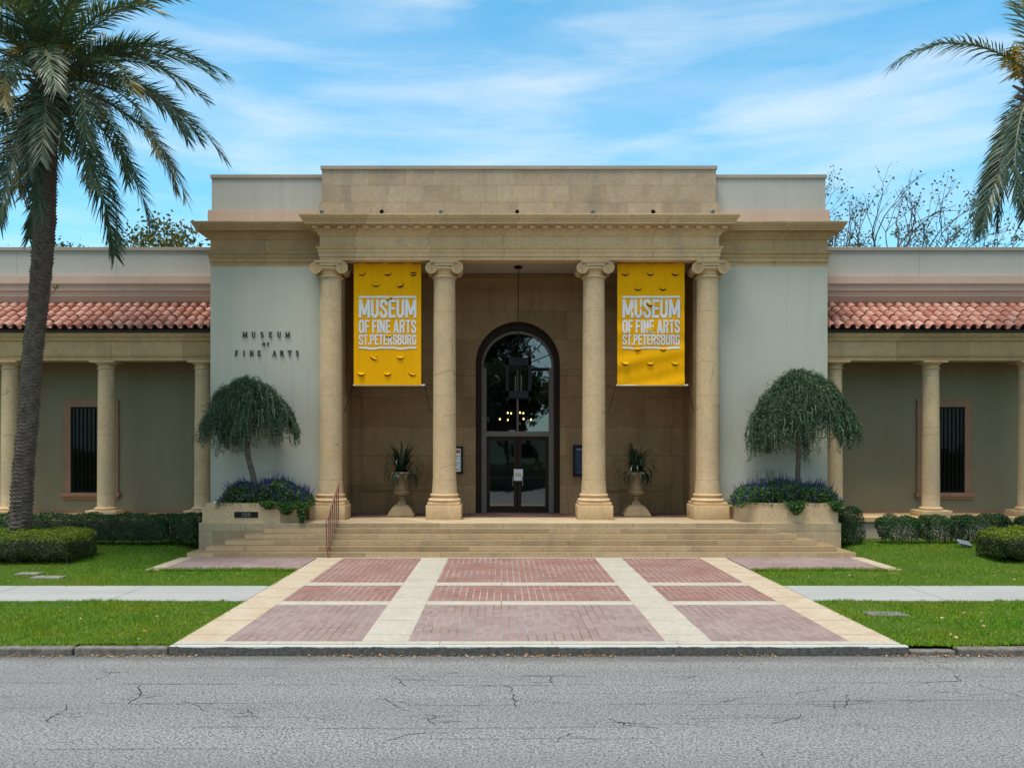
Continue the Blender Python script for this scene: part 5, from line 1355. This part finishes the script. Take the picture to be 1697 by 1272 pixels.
# a library of frond shapes: upright, spreading, drooping, hanging
LIB=[]
for i,(e,k) in enumerate(((84,38),(76,55),(68,62),(62,75),(54,72),(48,84),(40,80),(33,92),(26,84),(18,90),(10,82),(2,78),(-8,74),(-18,66),(-30,54),(-44,42))):
    LIB.append(FM(e,k,4.35-(.25 if e<0 else 0),100+i,hang=.25+.25*(e<20),yt=(.22 if i in(5,9,11) else 0)))
def ring(seed,n,lo,hi,skip=None):
    rp=random.Random(seed); out=[]
    for i in range(n):
        az=(i*137.508+rp.uniform(-9,9))%360; k=int(lo+(hi-lo)*((i/n)**.85)+rp.uniform(-.6,.6)); k=max(0,min(len(LIB)-1,k))
        if skip and skip(az,k): continue
        out.append((az,LIB[k]))
    return out
PD=22.6
def PP(px,py,D=PD): return PX_(px,py,D)
tp=[PP(30,884),PP(39,771),PP(46,705),PP(51,620),PP(57,560),PP(64,500),PP(70,430),PP(74.5,362),PP(76,290),PP(78,215),PP(82,160),PP(84,128)]
tp[0]=(tp[0][0],PD,-.1)
rad=[.30,.265,.25,.255,.25,.25,.26,.27,.255,.265,.33,.29]
crown=(tp[-1][0],PD,tp[-1][2])
hangl=FM(-52,38,4.6,201,hang=.45); hang2=FM(-62,28,4.1,202,hang=.45); dead=FM(-66,22,3.6,203,hang=.3,mats=[M['palmdead'],M['palmdead'],M['palmdead']],dens=26)
spec=[(-35,FM(8,62,4.6,210,yt=.12)),(-8,FM(24,66,4.9,211)),(-62,FM(-20,58,4.5,212)),(-78,hangl),(-100,hang2),(-140,FM(-40,46,4.0,213)),(-48,FM(-30,48,4.6,214)),(-20,FM(-6,66,5.0,215,yt=.18)),(8,FM(36,76,4.8,216)),(20,FM(10,70,4.9,217)),(2,FM(-16,60,4.9,218,yt=.3)),(-55,dead),(170,FM(-30,52,4.0,219)),(-165,hang2),(-120,dead),(-88,FM(-46,36,3.4,220,hang=.4)),(12,hangl),(35,FM(-36,48,4.3,221)),(80,hangl),(110,hang2)]
palm('date_palm',(tp[0][0],PD,0),tp,rad,crown,'tall date palm with a leaning ringed trunk rising behind a light rounded hedge','' and 0 or 5,spec,ring(5,40,0,12),sprout=True)
# right palm: its trunk stands just outside the frame
QD=22.8; cx=(1722-831)*QD/1400; cz=PX_(0,128,QD)[2]
qp=[(cx+.25,QD,-.1),(cx+.22,QD,4),(cx+.1,QD,8),(cx,QD,cz-.3),(cx,QD,cz)]
# a lone arching frond to the left, a hanging cluster below
spec2=[(184,FM(36,78,4.3,301,hang=.75)),(200,FM(-48,44,4.1,302,hang=.45)),(176,FM(-62,30,4.0,303,hang=.45)),(215,FM(-60,28,4.2,304,hang=.4)),(192,FM(-70,16,3.6,305,mats=[M['palmdead']]*3,dens=24)),(235,FM(-62,26,4.0,306,hang=.4)),(160,FM(-68,20,3.9,307,hang=.4)),(255,FM(-50,36,4.0,308)),(140,hang2),(290,hangl),(320,hang2)]
rr2=ring(9,36,0,12,skip=lambda az,k:(120<az<240 or (90<az<290 and k>0)))
palm('date_palm',(cx+.25,QD,0),qp,[.32,.29,.28,.29,.33],(cx,QD,cz),'date palm at the right edge with one frond arching far out to the left',9,spec2,rr2)

# ------------------------------------------------------------------ trees behind the building
def tree(name,base,height,seed,label,spread=.55,leaf=None,nleaf=14,lsize=.16,lcl=.35,depth=6,r0=.22,stem=.35,cat='tree',lean=(0,0),barkm=None,group=None,tipd=2):
    T=thing(name,base,label,cat,group); loc=np.array(WPOS[T.name]); rp=random.Random(seed); rng=np.random.default_rng(seed); mb=MB(); tips=[]
    def grow(p,d,ln,r,dp):
        n=4; pts=[p]; rs=[r]
        for i in range(n):
            d=(d+Vector((rp.gauss(0,.13),rp.gauss(0,.13),rp.gauss(.03,.08)))).normalized(); p=p+d*ln/n; pts.append(p); rs.append(r*(1-.32*(i+1)/n))
            if dp<=tipd and leaf: tips.append((p,d))
        mb.tube(pts,rs,6 if dp>3 else 4,caps=False)
        if dp<=0: tips.append((p,d)); return
        for k in range(rp.choice([2,2,3])):
            q=Vector((rp.gauss(0,1),rp.gauss(0,1),rp.gauss(0,1))); q=(q-d*q.dot(d)).normalized(); nd=(d+q*rp.uniform(spread*.6,spread*1.35)+Vector((0,0,.12))).normalized()
            grow(p,nd,ln*rp.uniform(.66,.86),r*rp.uniform(.5,.68),dp-1)
    grow(Vector(base),Vector((lean[0],lean[1],1)).normalized(),height*stem,r0,depth)
    zt_=np.percentile([v[2] for v in mb.v],99.7); sc=height/(zt_-base[2]); B=Vector(base)
    mb.v=[tuple(B+(Vector(v)-B)*sc) for v in mb.v]; tips=[(B+(p-B)*sc,d) for p,d in tips]
    mb.build('trunk',barkm or M['barkdark'],T)
    if leaf:
        P=[];D=[]
        for (p,d) in tips:
            m_=rng.poisson(nleaf)
            for i in range(m_): P.append(np.array(p)+rng.normal(0,lcl,3)*np.array([1,1,.7])); D.append(rng.normal(size=3)+np.array([0,0,-.2]))
        P=np.array(P);D=np.array(D); link('crown',faces_mesh('crown',leaves(P-loc,D,lsize,lsize*.55,rng),leaf),T,tuple(loc))
    return T
def bg(px,D): return ((px-831)*D/1400,D,0)
TD=42.0
ztree=lambda py,D:3.05+(742-py)*D/1400
tree('bare_tree',bg(1490,TD),ztree(285,TD),41,'thin nearly bare tree spreading above the right wing roof, farthest right',.62,M['bareleaf'],.55,.19,.14,depth=6,r0=.30,stem=.245,tipd=0,group='trees behind the museum')
tree('bare_tree',bg(1398,TD+2),ztree(282,TD),57,'upright sparse tree right beside the block corner above the right wing',.38,M['bareleaf'],2.0,.18,.20,tipd=0,depth=6,r0=.26,stem=.26,group='trees behind the museum')
tree('bare_tree',bg(1310,TD+4),ztree(270,TD+4),63,'sparse treetop just showing above the right end of the high parapet',.45,M['bareleaf'],1.2,.18,.20,tipd=0,depth=6,r0=.26,stem=.255,group='trees behind the museum')
tree('leafy_tree',bg(275,TD),ztree(362,TD),71,'olive leafy treetop above the left wing roof, tight beside the tall block',.6,M['treeleaf'],30,.27,.5,depth=5,r0=.3,stem=.28,group='trees behind the museum')
tree('leafy_tree',bg(178,TD+2),ztree(392,TD+2),77,'thin olive treetop peeping over the left wing roof beside the palm trunk',.55,M['treeleaf'],7,.2,.35,depth=5,r0=.26,stem=.27,group='trees behind the museum')
tree('leafy_tree',bg(6,TD+14),ztree(400,TD+14),79,'far blue green treetop over the left wing at the left edge',.5,M['fartree'],40,.24,.5,depth=5,r0=.3,stem=.28,group='trees behind the museum')

# ------------------------------------------------------------------ across the street (reflections only; trees and hedge added to darken the glass)
OP=thing('street_building',(3,-26,-.2),'low tan building across the street, mirrored in the door glass','building')
mb=MB(); mb.box(-22,28,-34,-26,-.3,4.1); mb.build('wall',M['stucco'],OP)
mb=MB()
for i in range(9): mb.box(-19+5*i,-16.6+5*i,-26.02,-25.9,2.2,3.4)
mb.build('windows',M['iron'],OP)
hedge('clipped_hedge',-20,26,-8.2,-7.0,-.2,1.75,M['hedgedark'],'long dark hedge across the street, mirrored in the lower door glass',55,14000,leaf=.16)  # added hedge, gives the lower door glass a dark reflection
for i,(x,y,h,sd) in enumerate(((-7,-14,14,91),(3.5,-17,17,92),(11,-13,14.5,93),(-16,-16,15,94),(0.6,-11.5,9.5,95),(-4,-12,8.5,96),(6,-12,9,97))):  # added trees, put dark foliage instead of sky into the door glass
    tree('added_street_tree',(x,y,-.25),h,sd,['round street tree mirrored at the left of the door glass','taller street tree mirrored in the middle of the door glass','street tree mirrored at the right of the door glass','street tree far left across the street','bushy low street tree mirrored behind the hanging lantern','bushy low street tree mirrored left of the hanging lantern','bushy low street tree mirrored right of the hanging lantern'][i],.55,M['fartree'],46 if i<4 else 85,.42,.75,depth=5,r0=.30,stem=.26,group='street trees across the road')

# ------------------------------------------------------------------ light, sky, camera
SUN_EL,SUN_AZ=74,215       # degrees; azimuth clockwise from +Y: behind the camera, a little to the left
w=bpy.data.worlds.new('World'); scene.world=w; w.use_nodes=True; nt=w.node_tree; n=nt.nodes; l=nt.links
bgn=n['Background']; bgn.inputs[1].default_value=.096
sky=n.new('ShaderNodeTexSky'); sky.sky_type='NISHITA'; sky.sun_disc=False; sky.sun_elevation=R(SUN_EL); sky.sun_rotation=R(SUN_AZ); sky.air_density=1.0; sky.dust_density=.6; sky.ozone_density=1.6; sky.altitude=0
tc=n.new('ShaderNodeTexCoord')
def W(t,props=None,**inp):
    q=n.new(t)
    for k,v in (props or {}).items(): setattr(q,k,v)
    for k,v in inp.items():
        s=q.inputs[int(k[1:]) if k[0]=='i' and k[1:].isdigit() else k]
        if isinstance(v,bpy.types.NodeSocket): l.new(v,s)
        else: s.default_value=v
    return q
# thin cirrus laid along the sky's own directions
mp=W('ShaderNodeMapping',Vector=tc.outputs['Generated'],Rotation=(0,R(-8),R(20)),Scale=(1.5,1.5,9.0))
n1=W('ShaderNodeTexNoise',Vector=mp.outputs[0],Scale=2.1,Detail=9,Roughness=.56,Distortion=.35)
r1=W('ShaderNodeValToRGB',Fac=n1.outputs['Fac']); r1.color_ramp.elements[0].position=.44; r1.color_ramp.elements[1].position=.74
mp2=W('ShaderNodeMapping',Vector=tc.outputs['Generated'],Rotation=(0,R(-5),0),Scale=(.9,.9,3.2))
n2=W('ShaderNodeTexNoise',Vector=mp2.outputs[0],Scale=2.4,Detail=6,Roughness=.55,Distortion=.3)
r2=W('ShaderNodeValToRGB',Fac=n2.outputs['Fac']); r2.color_ramp.elements[0].position=.36; r2.color_ramp.elements[1].position=.72
ad=W('ShaderNodeMath',dict(operation='MULTIPLY_ADD'),i0=r2.outputs[0],i1=.34,i2=0.03)
ml=W('ShaderNodeMath',dict(operation='MULTIPLY_ADD',use_clamp=True),i0=r1.outputs[0],i1=.50,i2=ad.outputs[0])
tint=W('ShaderNodeMix',dict(data_type='RGBA',blend_type='MULTIPLY')); tint.inputs[0].default_value=1; l.new(sky.outputs[0],tint.inputs[6]); tint.inputs[7].default_value=(.64,1.56,1.60,1)
cl=W('ShaderNodeMix',dict(data_type='RGBA')); # added white cloud overhead and behind the camera, unseen, to neutralise the light
sp=W('ShaderNodeSeparateXYZ',Vector=tc.outputs['Generated'])
up_=W('ShaderNodeMapRange',dict(interpolation_type='SMOOTHSTEP'),Value=sp.outputs[2]); up_.inputs[1].default_value=.50; up_.inputs[2].default_value=.80; up_.inputs[3].default_value=0; up_.inputs[4].default_value=.72
bk_=W('ShaderNodeMapRange',dict(interpolation_type='SMOOTHSTEP'),Value=sp.outputs[1]); bk_.inputs[1].default_value=.35; bk_.inputs[2].default_value=-.35; bk_.inputs[3].default_value=0; bk_.inputs[4].default_value=.62
mx_=W('ShaderNodeMath',dict(operation='MAXIMUM'),i0=up_.outputs[0],i1=bk_.outputs[0])
ml=W('ShaderNodeMath',dict(operation='MAXIMUM'),i0=ml.outputs[0],i1=mx_.outputs[0])
l.new(ml.outputs[0],cl.inputs[0]); l.new(tint.outputs[2],cl.inputs[6]); cl.inputs[7].default_value=(6.2,6.7,6.9,1)
l.new(cl.outputs[2],bgn.inputs[0])
sd=bpy.data.lights.new('sun','SUN'); sd.energy=2.9; sd.angle=R(22); sd.color=(1,.94,.82)
so=bpy.data.objects.new('sun',sd); COL.objects.link(so)
az=R(SUN_AZ); el=R(SUN_EL); sdv=Vector((math.sin(az)*math.cos(el),math.cos(az)*math.cos(el),math.sin(el)))
so.rotation_euler=(-sdv).to_track_quat('-Z','Y').to_euler(); so.location=sdv*60

cam=bpy.data.cameras.new('camera'); co=bpy.data.objects.new('camera',cam); COL.objects.link(co)
co.location=(0,0,3.05); co.rotation_euler=(R(90),0,0)
cam.sensor_width=36; cam.lens=1400/1697*36; cam.shift_x=17.5/1697; cam.shift_y=106/1697; cam.clip_end=3000; cam.clip_start=.1
scene.camera=co
vs=scene.view_settings; vs.view_transform='Standard'; vs.look='None'; vs.exposure=0.68; vs.gamma=1
scene.cycles.max_bounces=8; scene.cycles.transparent_max_bounces=12
try: scene.cycles.use_denoising=True
except Exception: pass
